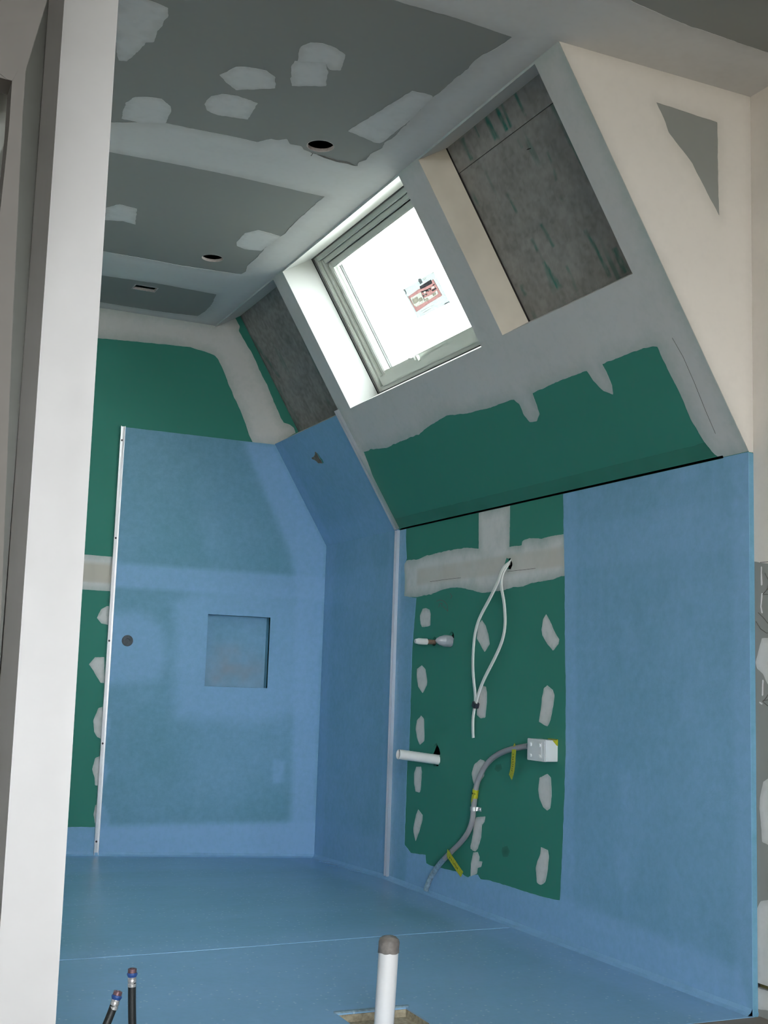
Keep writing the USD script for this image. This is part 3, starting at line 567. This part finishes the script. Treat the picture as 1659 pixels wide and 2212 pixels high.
pl_ = rough(Polygon(np.vstack([[(S0+0.0005, 2.3995)], [(S0+0.0005, top[0][1])], top+[(0.012, 0)], [(3.6, top[-1][1]), (3.6, 2.3995)]])), 0.001, 40, 150).intersection(box(S0+0.0008, 0, 3.6, 2.3995))
mesh, at = layer(NEARP, pl_, 0, 0.001, 0.014, {'coat': lambda V: 0.85+0.3*(nz(V, 8, 43)-0.5), 'tint': 0.15})
part(wf, 'joint_compound', mesh, 'compound_lit_finish', attrs=at)
nclip = box(S0+0.001, 0.0, 3.6, 2.3)
fillers(wf, NEARP, 'compound_on_grey', [Zc([(460, 1515), (560, 1505), (560, 1850), (502, 1830), (470, 1760), (430, 1720), (418, 1680), (440, 1590)]), Zd([(600, 400), (500, 460), (475, 570), (470, 660), (485, 800), (490, 900), (600, 940)])], seed=152, clip=nclip)
fillers(wf, NEARP, 'compound_on_grey', [Zd([(600, 1310), (500, 1318), (480, 1325), (450, 1380), (420, 1440), (400, 1700), (388, 1895), (600, 1975)])], seed=155, clip=box(S0+0.001, 0.0772, 3.6, 2.3))
fillers(wf, NEARP, 'compound_on_grey', [Zd([(388, 1925), (600, 2000), (600, 2120), (500, 2110), (375, 2090)])], seed=156, clip=box(S0+0.001, 0.002, 3.6, 0.0668))
for pts in ([(430, 998), (470, 995), (490, 990), (530, 996)], [(460, 1070), (480, 1110), (500, 1160), (530, 1220)], [(445, 1218), (470, 1215), (520, 1222)], [(450, 1210), (480, 1175), (500, 1155), (540, 1120)], [(415, 1340), (450, 1375), (502, 1440)], [(400, 1400), (430, 1450), (470, 1478), (530, 1470)],
            [(445, 1945), (470, 1915), (502, 1860)], [(445, 1940), (480, 1932), (530, 1925)], [(450, 1950), (480, 1975), (530, 2010)]):
    g = LineString(npx(Zc(pts))+(0.012, 0)).buffer(0.0008).intersection(nclip)
    if not g.is_empty: part(wf, 'pencil_mark', extrude(NEARP, g, 0.0, 0.0011), 'pencil')
for pts in ([(435, 1030), (437, 1150)], [(440, 1210), (432, 1300), (440, 1340)], [(445, 1800), (442, 1900)], [(425, 1950), (440, 1960)]):
    g = rough(LineString(npx(Zc(pts))+(0.012, 0)).buffer(0.002), 0.001, 70, 160, 0.003).intersection(nclip)
    if not g.is_empty: part(wf, 'glue_smear', extrude(NEARP, g, 0.0, 0.001), 'paint_white')
mesh, at = layer(NEARP, rough(Polygon(npx([(1612, 2168), (1622, 2172), (1626, 2185), (1622, 2196), (1612, 2200)])+(0.022, 0)), 0.001, 60, 163).intersection(box(S0+0.001, -0.02, 3.6, 0.066)), 0, 0.0012, 0.004, {'coat': 0.5})
part(wf, 'paint_smear', mesh, 'membrane', attrs=at, label='blue membrane smear near the floor')

# ---- floor
XL = -1.70
fl = thing('floor', 'blue waterproofed bathroom floor with a faint sheet seam and a square cut-out', 'floor', kind='structure')
ca = BACK.px([(685, 1852)])[0]; cb_ = BACK.px([(211, 1848)])[0]
def fall(q):
    q = np.array(q); k = np.clip(1+q[:, 1]/0.8, 0, 1); q[:, 2] += k*(ca[1]+(cb_[1]-ca[1])*np.clip(-q[:, 0]/1.0, 0, 1.4)); return q
hp = FLOOR.px([(727, 2190), (877, 2176)])
holeF = Polygon([hp[0], hp[1], hp[1]+(-0.006, -0.225), hp[0]+(-0.006, -0.225)])
SY = -1.83
seam = [(XL, -1.845), (-1.1, -1.838), (-0.5, -1.800), (0.0, -1.788)]
upper = Polygon([(XL, 0), (0, 0)]+[(x, y+0.0008) for x, y in seam[::-1]])
lower = Polygon([(x, y-0.0008) for x, y in seam]+[(0, -2.915), (XL, -2.915)]).difference(holeF)
fb = [(box(-0.16, -4, 0.1, 1), 0.05, 0.65), (box(-3, -0.05, 1, 1), 0.02, 0.5), (LineString(seam).buffer(0.10), 0.08, 0.30), (box(-3, -3.2, -0.2, -1.86), 0.3, 0.5), (LineString(hp).buffer(0.05), 0.05, 0.4)]
def coat_floor(V):
    V2 = np.stack([V[:, 0]*0.35, V[:, 1]], 1)
    c = 0.42+0.5*(nz(V2, 6, 44)-0.5)+0.25*(nz(V2, 22, 45)-0.5)
    for g, w, a in fb: c = c+(1-c)*a*soft(g, V, w)
    return c
for g in (upper, lower):
    mesh, at = layer(FLOOR, g, -0.004, 0.0, 0.016, {'coat': coat_floor}, warp=fall)
    part(fl, 'floor_sheet', mesh, 'floor_membrane', attrs=at)
rg = sweep(fall(np.array([(x, y, -0.0017) for x, y in spline(np.array(seam), 40)])), circle(0.003, 10))
part(fl, 'sheet_seam', rg, 'floor_membrane', smooth=True, attrs={'coat': np.full(len(rg.vertices), 0.95)})
rim = rough(LineString([hp[0]+(0, 0.006), hp[1]+(0.004, 0.006)]).buffer(0.006), 0.002, 50, 171)
mesh, at = layer(FLOOR, rim, 0, 0.0035, 0.004, {'coat': 0.6, 'tint': 0.0})
part(fl, 'membrane_edge', mesh, 'paint_lip' if 'paint_lip' in M else 'conduit_painted', label='pale torn membrane lip along the cut-out')
hb = holeF.buffer(0.018, join_style=2).difference(holeF)
part(fl, 'cutout_lining', extrude(FLOOR, hb, -0.10, -0.0045), 'chipboard', label='chipboard edge inside the floor cut-out')
part(fl, 'cutout_base', extrude(FLOOR, rough(holeF.buffer(0.017), 0.001, 40, 172).difference(Point(-0.944, -2.781).buffer(0.03)), -0.028, -0.022), 'chipboard', label='chipboard and debris below the cut-out')
part(fl, 'subfloor', slab((-1.9, 0.2, -0.16), (0.2, -3.0, -0.125)), 'void')
hall = box(-5.0, -6.9, NEAR, 0.1).difference(box(XL-0.005, -2.917, 1, 1))
part(fl, 'floor_sheet', extrude(FLOOR, hall, -0.03, -0.001), 'timber_floor', label='bare timber sheet flooring of the adjoining room')
# coving of membrane along the right wall and back wall
cv = [(0, 0), (0.016, 0), (0.011, 0.003), (0.006, 0.006), (0.003, 0.011), (0, 0.016)]
def cove(p0, p1, o, u):
    n = 30; P = np.linspace(p0, p1, n); V = []
    for p in fall(P):
        for a2, b2 in cv: V.append(p+np.array(u)*a2+np.array((0, 0, 1))*b2)
    k = len(cv); F = []
    for i in range(n-1):
        for j in range(k): F += [(i*k+j, i*k+(j+1) % k, (i+1)*k+(j+1) % k), (i*k+j, (i+1)*k+(j+1) % k, (i+1)*k+j)]
    m = trimesh.Trimesh(np.array(V), np.array(F), process=False)
    if m.volume < 0: m.invert()
    return m
for m_ in (cove((-0.0012, -0.001, 0), (-0.0012, -LY, 0), 0, (-1, 0, 0)), cove((XL, -0.0012, 0), (-0.0012, -0.0012, 0), 0, (0, -1, 0))):
    part(fl, 'membrane_fillet', m_, 'membrane', attrs={'coat': np.full(len(m_.vertices), 0.85)})

for fx, fy, fa, ln_ in ((-0.020, -0.205, 0.35, 0.055), (-0.045, -0.33, 0.5, 0.04), (-0.02, -0.52, 0.2, 0.05)):
    e_ = trimesh.creation.icosphere(3); e_.apply_scale((0.012, ln_, 0.0035)); e_.apply_transform(trimesh.transformations.rotation_matrix(fa, (0, 0, 1)))
    v_ = np.array(e_.vertices)+(fx, fy, 0.0); v_ = fall(v_+(0, 0, 0.0005))
    part(fl, 'membrane_fold', (v_, np.array(e_.faces)), 'membrane', smooth=True, attrs={'coat': np.full(len(v_), 1.0)})

# ---- partition whose white end stands in the foreground, hall walls, room behind the camera
wl = thing('wall_left', 'white painted end of the partition wall standing in the left foreground', 'wall', kind='structure')
e0, e1 = GABLE.px([(-14, 2212), (120, 2212)])+(0, 0); t0, t1 = GABLE.px([(139, 0), (256, 0)])
ext = lambda lo_, hi_, zz: lo_+(hi_-lo_)*((zz-lo_[1])/(hi_[1]-lo_[1]))
pe = [ext(e0, t0, -0.03), ext(e1, t1, -0.03), ext(e1, t1, 2.41), ext(e0, t0, 2.41)]
front = Polygon(pe).buffer(-0.003, join_style=2).buffer(0.003, quad_segs=4)
part(wl, 'wall_end', extrude(GABLE, front, -0.23, 0.0), 'paint_white')
part(wl, 'wall_body', slab((-1.81, -LY+0.23, -0.03), (-1.70, 0.0, 2.41)), 'plaster_paint')
wh = thing('wall_hall', 'dim raw board walls of the hall glimpsed left of the white partition end', 'wall', kind='structure')
HP = Plane((0, -2.66, 0), (1, 0, 0), (0, 0, 1), (0, -1, 0))
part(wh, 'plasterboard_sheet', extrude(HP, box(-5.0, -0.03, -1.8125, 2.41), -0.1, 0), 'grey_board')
NP = Plane((0, -3.55, 0), (1, 0, 0), (0, 0, 1), (0, -1, 0))
nib = NP.px([(112, -60), (102, 0), (56, 150), (48, 260), (27, 700), (10, 1130), (-12, 1700), (-35, 2300)])
noff = np.array([ext(nib[-2], nib[-1], -0.03)]); ntop = np.array([ext(nib[0], nib[1], 2.41)])
outline = np.vstack([ntop, nib[1:-1], noff, [(-2.35, -0.03), (-2.35, 2.41)]])
openp = NP.px([(26, 175), (20, 270), (13, 340), (0, 460), (-14, 620), (-60, 1300), (-120, 2300)])
opn = np.vstack([openp[:-1], [ext(openp[-2], openp[-1], -0.05)], [(-2.30, -0.05), (-2.30, openp[0][1]+0.02)]])
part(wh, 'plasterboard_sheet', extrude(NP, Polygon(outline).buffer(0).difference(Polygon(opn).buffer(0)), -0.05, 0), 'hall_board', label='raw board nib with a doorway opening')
NQ = Plane((0, -3.42, 0), (1, 0, 0), (0, 0, 1), (0, -1, 0))
part(wh, 'filler_patch', extrude(NP, rough(NP.px([(0, 160), (24, 178), (40, 150), (-40, 130)]), 0.001, 40, 180).difference(Polygon(opn).buffer(0)), 0, 0.001), 'hall_board')
hs = NQ.px([(-90, 60), (60, 60), (30, 250), (17, 285), (0, 335), (-20, 390), (-60, 520), (-90, 640)])
part(wh, 'hall_lining', extrude(NQ, hs, -0.02, 0), 'grey_board', label='pale board leaning behind the hall opening')
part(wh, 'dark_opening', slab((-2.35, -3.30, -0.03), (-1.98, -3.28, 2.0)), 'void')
wk = thing('wall_rear', 'outer walls of the room behind the camera around a wide daylight opening', 'wall', kind='structure')
RP = Plane((0, -6.9, 0), (1, 0, 0), (0, 0, 1), (0, 1, 0))
part(wk, 'wall_sheet', extrude(RP, box(-5.1, -0.1, 0.3, 2.66).difference(box(-3.45, 0.40, -1.25, 2.25)), -0.12, 0), 'plaster_paint')
part(wk, 'wall_sheet', slab((-5.15, -6.95, -0.1), (-5.0, 0.2, 2.66)), 'plaster_paint')
part(wk, 'wall_sheet', slab((0.20, -6.95, -0.1), (0.35, -LY+0.05, 2.66)), 'plaster_paint')
part(wk, 'ground_slab', slab((-5.2, -7.05, -0.22), (0.5, 0.4, -0.17)), 'void')
part(wk, 'yard', slab((-45, -60, -3.3), (45, 40, -3.1)), 'yard')

# ================================================================== THE THINGS
# ---- aluminium shower screen channels
def channel(name, label, pl, p0, p1, screws, w=0.020, hgt=0.014, t=0.0018, h=0.0013):
    p0, p1 = np.array(p0, float), np.array(p1, float); d = p1-p0; ln = np.linalg.norm(d); d /= ln; s = np.array([-d[1], d[0]])
    base = pl.at([p0], h)[0]
    t_ = thing(name, label, 'metal channel', base, group=None)
    def strip(o0, o1, h0, h1): return extrude(pl, Polygon([p0+s*o0, p1+s*o0, p1+s*o1, p0+s*o1]), h0, h1)
    part(t_, 'web', strip(-w/2, w/2, h, h+t), 'aluminium')
    part(t_, 'flange', strip(-w/2, -w/2+t, h+t, h+hgt), 'aluminium')
    part(t_, 'flange', strip(w/2-t, w/2, h+t, h+hgt), 'aluminium')
    for k in screws:
        c_ = pl.at([p0+d*k], h+t)[0]
        part(t_, 'screw', lathe(c_, pl.n, [(0, 0.0045), (0.0015, 0.0042), (0.0028, 0.0025), (0.003, 0.0005)], 14), 'screw_dark', smooth=40)
zs = [BACK.px([(235, yy)])[0][1] for yy in (1817, 1606, 1384, 1161, 948)]
channel('screen_channel', 'upright aluminium channel with dark screws on the left edge of the blue shower area', BACK, (BL, 0.012), (BL, ZT+0.002), [v-0.012 for v in zs])
channel('screen_channel', 'upright aluminium channel on the low wall between blue shower and green board', SIDE, (0.797, 0.012), (0.797, ZK-0.004), [], w=0.022)
channel('screen_channel', 'raked aluminium channel running up the sloping wall below the skylight', SLOPE, (0.797, 0.006), (0.786, 0.56), [], w=0.022)

# ---- capped water pipe
b1 = SIDE.at([PW1])[0]
t = thing('water_pipe', 'thin water pipe stub with a white wrapped tip, left of the cable loop', 'pipe', b1)
part(t, 'pipe', lathe(b1+(0.05, 0, 0), (-1, 0, 0), [(0, 0.0095), (0.085, 0.0095)]), 'copper', smooth=40)
part(t, 'cap', lathe(b1, (-1, 0, 0), [(0.030, 0.0092), (0.032, 0.0122), (0.068, 0.0120), (0.075, 0.0100), (0.082, 0.0085), (0.083, 0.003)]), 'pvc_white', smooth=40, label='white wrapped pipe tip')
b2 = SIDE.at([PW2])[0]
t = thing('pipe_stub', 'bulbous grey capped pipe stub with rounded nose in a ragged hole', 'pipe', b2)
part(t, 'pipe', lathe(b2+(0.05, 0, 0), (-1, 0, 0), [(0, 0.012), (0.055, 0.012)]), 'conduit_grey', smooth=40)
part(t, 'cap', lathe(b2, (-1, 0, 0), [(-0.004, 0.0195), (0.0, 0.0222), (0.026, 0.0222), (0.031, 0.0208), (0.032, 0.0195), (0.044, 0.0168), (0.056, 0.0100), (0.062, 0.004), (0.063, 0.001)]), 'pipe_cap', smooth=40, label='grey plastic cap')
# ---- waste pipe out of the wall
b3 = SIDE.at([PW3])[0]+np.array((0, 0, 0.0))
ax = np.array((-1, 0.0, 0.115)); ax /= np.linalg.norm(ax)
t = thing('waste_pipe', 'white plastic waste pipe stub sticking out of a ragged hole in the green wall', 'pipe', b3)
part(t, 'pipe', lathe(b3+ax*-0.06, ax, [(0.0, 0.0185), (0.228, 0.0185), (0.228, 0.0163), (0.05, 0.0163)]), 'pvc_white', smooth=40)

# ---- cable loop
def on_side(pts, h): return np.array([SIDE.at(SIDE.px([p], hh), hh)[0] for p, hh in zip(pts, h)])
hb_ = SIDE.at([SIDE.px(Z1([(992, 560)]))[0]])[0]
t = thing('cable', 'flat white electrical cable hanging in a loop from a hole in the taped joint', 'cable', hb_)
Lp = Z1([(995, 552), (975, 563), (945, 605), (925, 660), (890, 740), (830, 855), (778, 960), (752, 1050), (740, 1150), (735, 1280), (744, 1420), (752, 1545), (745, 1600), (738, 1650), (735, 1710), (738, 1805)])
Rp = Z1([(1000, 556), (968, 590), (945, 640), (938, 705), (953, 800), (964, 900), (965, 1000), (947, 1100), (902, 1212), (850, 1315), (799, 1422), (765, 1525), (755, 1566)])
prof = rrect(0.0142, 0.0060, 0.0029, 4)
part(t, 'strand', sweep(spline(on_side(Lp, [-0.03, 0.015, 0.028, 0.033, 0.036, 0.036, 0.034, 0.03, 0.026, 0.022, 0.018, 0.014, 0.012, 0.011, 0.010, 0.009]), 130), prof, side=(-1, 0, 0)), 'cable_white', smooth=40)
part(t, 'strand', sweep(spline(on_side(Rp, [-0.03, 0.012, 0.018, 0.022, 0.025, 0.027, 0.028, 0.027, 0.026, 0.023, 0.020, 0.0175, 0.0165]), 120), prof, side=(-1, 0, 0)), 'cable_white', smooth=40)
bp = on_side(Z1([(757, 1552), (750, 1584)]), [0.0165, 0.0160])
part(t, 'tape_band', sweep(np.linspace(bp[0], bp[1], 6), rrect(0.0235, 0.0200, 0.004, 4), side=(-1, 0, 0)), 'tape_black', smooth=40, label='black tape band')

# ---- grey conduit, clip, tags, junction box
CP = Z2([(1135, 204), (1090, 210), (1050, 218), (980, 236), (920, 262), (862, 304), (820, 355), (790, 410), (766, 470), (752, 540), (746, 600), (740, 655), (733, 722), (715, 790), (676, 860), (622, 922), (562, 980), (510, 1035), (462, 1098), (427, 1160), (398, 1240)])
hC = [0.020]*3+[0.014]*16+[0.016, 0.022]
cpath = spline(on_side(CP, hC), 160)
base = cpath[-1]
t = conduit = thing('conduit', 'grey flexible conduit curving from the junction box down to the floor', 'conduit', base)
k = 128
part(t, 'tube', sweep(cpath[:k+1], circle(0.0095, 20)), 'conduit_grey', smooth=40)
part(t, 'painted_end', sweep(cpath[k:], circle(0.0099, 20)), 'conduit_painted', smooth=40, label='lower end smeared with pale blue membrane')
jn, jf, jt_, jb = SIDE.px(Z2([(1345, 240)]))[0][0], 0.0476, 0.6175, 0.550
ju0 = jn-0.109
t = thing('junction_box', 'white plastic junction box on the green wall at the end of the conduit', 'junction box', SIDE.at([((ju0+jn)/2, (jt_+jb)/2)])[0])
body = box(ju0, jb, jn, jt_)
part(t, 'body', [extrude(SIDE, body.buffer(-0.003).buffer(0.003, quad_segs=4), 0.0012, jf-0.006)], 'box_plastic')
part(t, 'lid', [extrude(SIDE, body.buffer(0.0006).buffer(-0.004).buffer(0.004, quad_segs=4), jf-0.0055, jf-0.0015), extrude(SIDE, body.buffer(-0.003, join_style=2), jf-0.0015, jf)], 'box_plastic')
part(t, 'lid_panel', extrude(SIDE, box(ju0+0.012, jb+0.010, jn-0.022, jt_-0.010).buffer(-0.003).buffer(0.003), jf, jf+0.0012), 'box_plastic')
for su in (ju0+0.026, ju0+0.080):
    for sv in (jb+0.015, jt_-0.018):
        c_ = SIDE.at([(su, sv)], jf)[0]
        part(t, 'lid_screw', lathe(c_, (-1, 0, 0), [(0, 0.0055), (0.005, 0.0055), (0.0062, 0.0042), (0.0062, 0.0008)], 16), 'box_plastic', smooth=40)
part(t, 'sticker', [extrude(SIDE, Polygon([(jn-0.055, jt_+0.0004), (jn+0.003, jt_+0.0004), (jn+0.003, jt_-0.014), (jn+0.001, jt_-0.014), (jn+0.0005, jt_+0.003), (jn-0.055, jt_+0.003)]), 0.0013, 0.003),
                    extrude(Plane((0, -jn, 0), (-1, 0, 0), (0, 0, 1), (0, -1, 0)), Polygon([(0.001, jt_), (0.022, jt_), (0.012, jt_-0.010), (0.006, jt_-0.016), (0.001, jt_-0.018)]), 0.0001, 0.0006)], 'tag_yellow', label='torn yellow sticker on the top corner')
t = thing('saddle_clip', 'shiny metal saddle clip with screw holding the conduit to the wall', 'pipe clip', SIDE.at([SIDE.px([(1030, 1747)])[0]])[0])
cu = SIDE.px([(1023.5, 1747)], 0.0135)[0]; cw = 0.008
arc = [(-0.0135, 0.0012)]+[(-0.0118*math.cos(a_), 0.0135+0.0118*math.sin(a_)) for a_ in np.linspace(0, math.pi, 14)]+[(0.0135, 0.0012), (0.032, 0.0012), (0.032, 0.0026), (0.0148, 0.0026)]+[(0.0130*math.cos(a_), 0.0135+0.0130*math.sin(a_)) for a_ in np.linspace(0, math.pi, 14)]+[(-0.0148, 0.0012)]
clipP = Plane((0, -cu[0], cu[1]), (0, -1, 0), (-1, 0, 0), (0, 0, 1))
part(t, 'strap', extrude(clipP, Polygon(arc).buffer(0.0002), -cw/1.2, cw/1.2), 'bright_metal', smooth=30)
part(t, 'screw', lathe(SIDE.at([cu+(0.023, 0.0)], 0.0026)[0], (-1, 0, 0), [(0, 0.0055), (0.0015, 0.0055), (0.004, 0.003), (0.0042, 0.0006)], 16), 'bright_metal', smooth=40)

def tag_strip(label, pts, hs, wd, marks, seed):
    p = spline(on_side(pts, hs), 30)
    t_ = part(conduit, 'tag', sweep(p, rrect(wd, 0.0012, 0.0004, 2), side=(-1, 0, 0)), 'tag_yellow', smooth=40, label=label)
    rng = random.Random(seed); T = np.gradient(p, axis=0); T /= np.linalg.norm(T, axis=1, keepdims=True); ms = []
    for i in marks:
        n_ = np.array((-1.0, 0, 0)); n_ = n_-T[i]*(n_ @ T[i]); n_ /= np.linalg.norm(n_); b_ = np.cross(T[i], n_)
        q = Plane(p[i]+n_*0.0007+b_*rng.uniform(-0.0015, 0.0015), T[i], b_, n_)
        l_ = rng.uniform(0.0022, 0.0036); hgt = rng.uniform(0.005, 0.008)
        ms += [extrude(q, box(-l_, -hgt/2, -l_+0.0012, hgt/2), 0, 0.0003), extrude(q, box(-l_, hgt/2-0.0014, l_*0.6, hgt/2), 0, 0.0003)]
        if rng.random() < 0.7: ms.append(extrude(q, box(-l_, -0.0006, l_*0.5, 0.0008), 0, 0.0003))
    part(t_, 'lettering', ms, 'tag_print', label='black illegible print', kind='stuff')
tag_strip('yellow printed tag hanging from the conduit beside the junction box', [(1109, 1611), (1110, 1618), (1109.5, 1632), (1108.5, 1648), (1106.5, 1664), (1102.5, 1679)], [0.0255, 0.0275, 0.0255, 0.023, 0.019, 0.014], 0.026, [8, 10, 12, 14, 16, 18, 20, 22], 5)
tag_strip('yellow printed tag hanging from the conduit near the floor', [(966, 1842), (970, 1848), (976, 1857), (984, 1869), (992, 1881), (998, 1889)], [0.0240, 0.0265, 0.0250, 0.022, 0.018, 0.014], 0.026, [8, 11, 14, 16, 18, 20, 22], 6)
i0 = int(np.argmin(np.abs(cpath[:, 2]-SIDE.px([(1030, 1705)])[0][1]))); i1 = int(np.argmin(np.abs(cpath[:, 2]-SIDE.px([(1026, 1722)])[0][1])))
t = part(conduit, 'tape_wrap', sweep(cpath[i0:i1+1], circle(0.0112, 20)), 'tag_yellow', smooth=40, label='yellow tape wrapped round the conduit above the metal clip')
pt_ = on_side([(1024, 1715), (1020, 1724), (1019, 1733), (1019.5, 1740)], [0.024, 0.0245, 0.022, 0.018])
part(t, 'tail', sweep(spline(pt_, 16), rrect(0.009, 0.0012, 0.0004, 2), side=(-1, 0, 0)), 'tag_yellow', smooth=40)
im = (i0+i1)//2
part(t, 'lettering', [sweep(cpath[im:im+2]+np.array((-0.0006, 0, 0.001)), circle(0.0111, 16)), ], 'tag_print', label='black band of print')

# ---- floor waste pipe and hoses
pb = np.array([-0.944, -2.781, 0.0]); ptop = np.array([-0.9363, -2.781, 0.2085])
axp = ptop-pb; axp /= np.linalg.norm(axp); ln = np.linalg.norm(ptop-pb)
t = thing('floor_pipe', 'white upright waste pipe in the floor cut-out, top wrapped in dirty grey tape', 'pipe', pb)
part(t, 'pipe', lathe(pb-axp*0.12, axp, [(0, 0.0225), (0.12+ln-0.028, 0.0225)]), 'pvc_white', smooth=40)
cap = lathe(pb, axp, [(ln-0.030, 0.0232), (ln-0.029, 0.0240), (ln-0.018, 0.0238), (ln-0.006, 0.0236), (ln+0.001, 0.0215), (ln+0.005, 0.016), (ln+0.006, 0.008), (ln+0.007, 0.001)], 40)
vv = np.array(cap.vertices); vv += (meshkit.fbm(vv*90, 3, 7)-0.5)[:, None]*0.0045; cap.vertices = vv
part(t, 'tape_wrap', cap, 'duct_tape', smooth=60, label='crumpled grey tape over the pipe end')
def hose(label, p0, p1, bend):
    p0, p1 = np.array(p0), np.array(p1); mid = (p0+p1)/2+np.array(bend)
    path = spline([p0, mid, p1], 60); T = path[-1]-path[-3]; T /= np.linalg.norm(T)
    t_ = thing('water_hose', label, 'hose', p0)
    L_ = np.r_[0, np.cumsum(np.linalg.norm(np.diff(path, axis=0), axis=1))]; tot = L_[-1]
    cut_ = int(np.argmin(np.abs(L_-(tot-0.030))))
    part(t_, 'hose', sweep(path[:cut_+2], circle(0.0078, 22)), 'rubber_hose', smooth=40)
    e = p1
    part(t_, 'ferrule', lathe(e, T, [(-0.034, 0.0078), (-0.033, 0.0084), (-0.029, 0.0086), (-0.0275, 0.0078), (-0.0255, 0.0078), (-0.024, 0.0086), (-0.0205, 0.0086), (-0.019, 0.0079), (-0.0175, 0.0084), (-0.015, 0.0084)], 26), 'bright_metal', smooth=25, label='crimped shiny ferrule')
    part(t_, 'tape_collar', lathe(e, T, [(-0.0155, 0.0083), (-0.0135, 0.0092), (-0.0105, 0.0104), (-0.0085, 0.0102), (-0.007, 0.0090)], 26), 'blue_tape', smooth=40, label='blue tape collar')
    part(t_, 'end_fitting', lathe(e, T, [(-0.0085, 0.0086), (0.0, 0.0086), (0.0006, 0.0080), (0.0006, 0.0052), (-0.006, 0.0050), (-0.006, 0.001)], 26), 'brown_fitting', smooth=25, label='brown end fitting')
hose('taller black flexible water hose standing up from the floor at lower left', (-1.531, -2.894, -0.001), (-1.5497, -2.894, 0.2075), (-0.003, 0, 0))
hose('shorter leaning black flexible water hose nearest the white partition end', (-1.665, -2.90, -0.001), (-1.576, -2.897, 0.1675), (0.010, 0, -0.008))

# ---- glass label
GD = -0.1915
ZS = lambda p: z(840, 560, 0.10850, p)
q0 = SLOPE.px([(920, 640)], GD)[0]
t = thing('glass_sticker', 'pink, black and white printed label stuck on the skylight glass', 'sticker', SLOPE.at([q0], GD)[0])
stack = []
def stk(name, mat, pts):
    for p in pts: stack.append([name, mat, Polygon(SLOPE.px(ZS(p), GD)).buffer(0)])
stk('paper', 'sticker_paper', [[(290, 605), (885, 240), (1215, 860), (585, 1180)]])
stk('pink_panel', 'sticker_pink', [[(385, 745), (610, 585), (720, 560), (885, 395), (1065, 720), (800, 880), (550, 1050)]])
stk('picture_panel', 'sticker_white', [[(425, 775), (640, 650), (725, 845), (550, 950), (500, 920)], [(700, 770), (860, 700), (960, 610), (990, 680), (880, 760), (730, 850)]])
stk('picture_panel', 'sticker_tan', [[(470, 800), (560, 745), (580, 780), (600, 830), (540, 880), (500, 890)], [(600, 780), (650, 750), (680, 810), (620, 850)], [(720, 790), (770, 765), (795, 810), (750, 840)], [(870, 680), (930, 650), (940, 700), (890, 730)]])
stk('heading_panel', 'sticker_black', [[(615, 540), (835, 405), (870, 480), (640, 600)]])
stk('heading_panel', 'sticker_grey', [[(578, 395), (630, 368), (672, 465), (630, 497)]])
stk('icon_row', 'sticker_black', [[(645, 640), (745, 605), (765, 640), (670, 660)], [(680, 725), (750, 680), (770, 700), (690, 745)], [(750, 600), (830, 570), (845, 600), (790, 640), (760, 630)], [(855, 610), (935, 565), (955, 590), (880, 635)], [(870, 510), (905, 488), (915, 505), (880, 525)]])
stk('icon_row', 'sticker_white', [[(690, 650), (730, 630), (745, 665), (700, 685)], [(840, 560), (905, 530), (920, 560), (860, 590)], [(705, 715), (735, 700), (740, 712), (712, 726)], [(780, 612), (815, 598), (820, 608), (790, 622)]])
for p in ([(280, 620), (300, 595), (330, 620), (355, 680), (340, 700), (315, 690), (290, 655)], [(1110, 890), (1205, 835), (1225, 870), (1135, 922)]):
    o = Polygon(SLOPE.px(ZS(p), GD)); stack.append(['logo', 'sticker_grey', o.buffer(0.0004).difference(o.buffer(-0.0024))])
for p in ([(340, 765), (385, 735)], [(400, 500), (430, 480)], [(660, 350), (735, 315)], [(690, 390), (750, 365)], [(700, 410), (745, 385)], [(640, 1040), (800, 950)], [(680, 1070), (830, 980)], [(840, 940), (890, 910)], [(860, 290), (900, 250)]):
    stack.append(['small_print', 'sticker_tan', LineString(SLOPE.px(ZS(p), GD)).buffer(0.0006)])
over = Polygon()
for name, mat, g in reversed(stack):                                # each panel is printed beside the next, never one over another
    left = g.difference(over); over = over.union(g)
    for q in polys(left):
        if q.area > 2e-6: part(t, name, extrude(SLOPE, q, GD, GD+0.0016), mat)
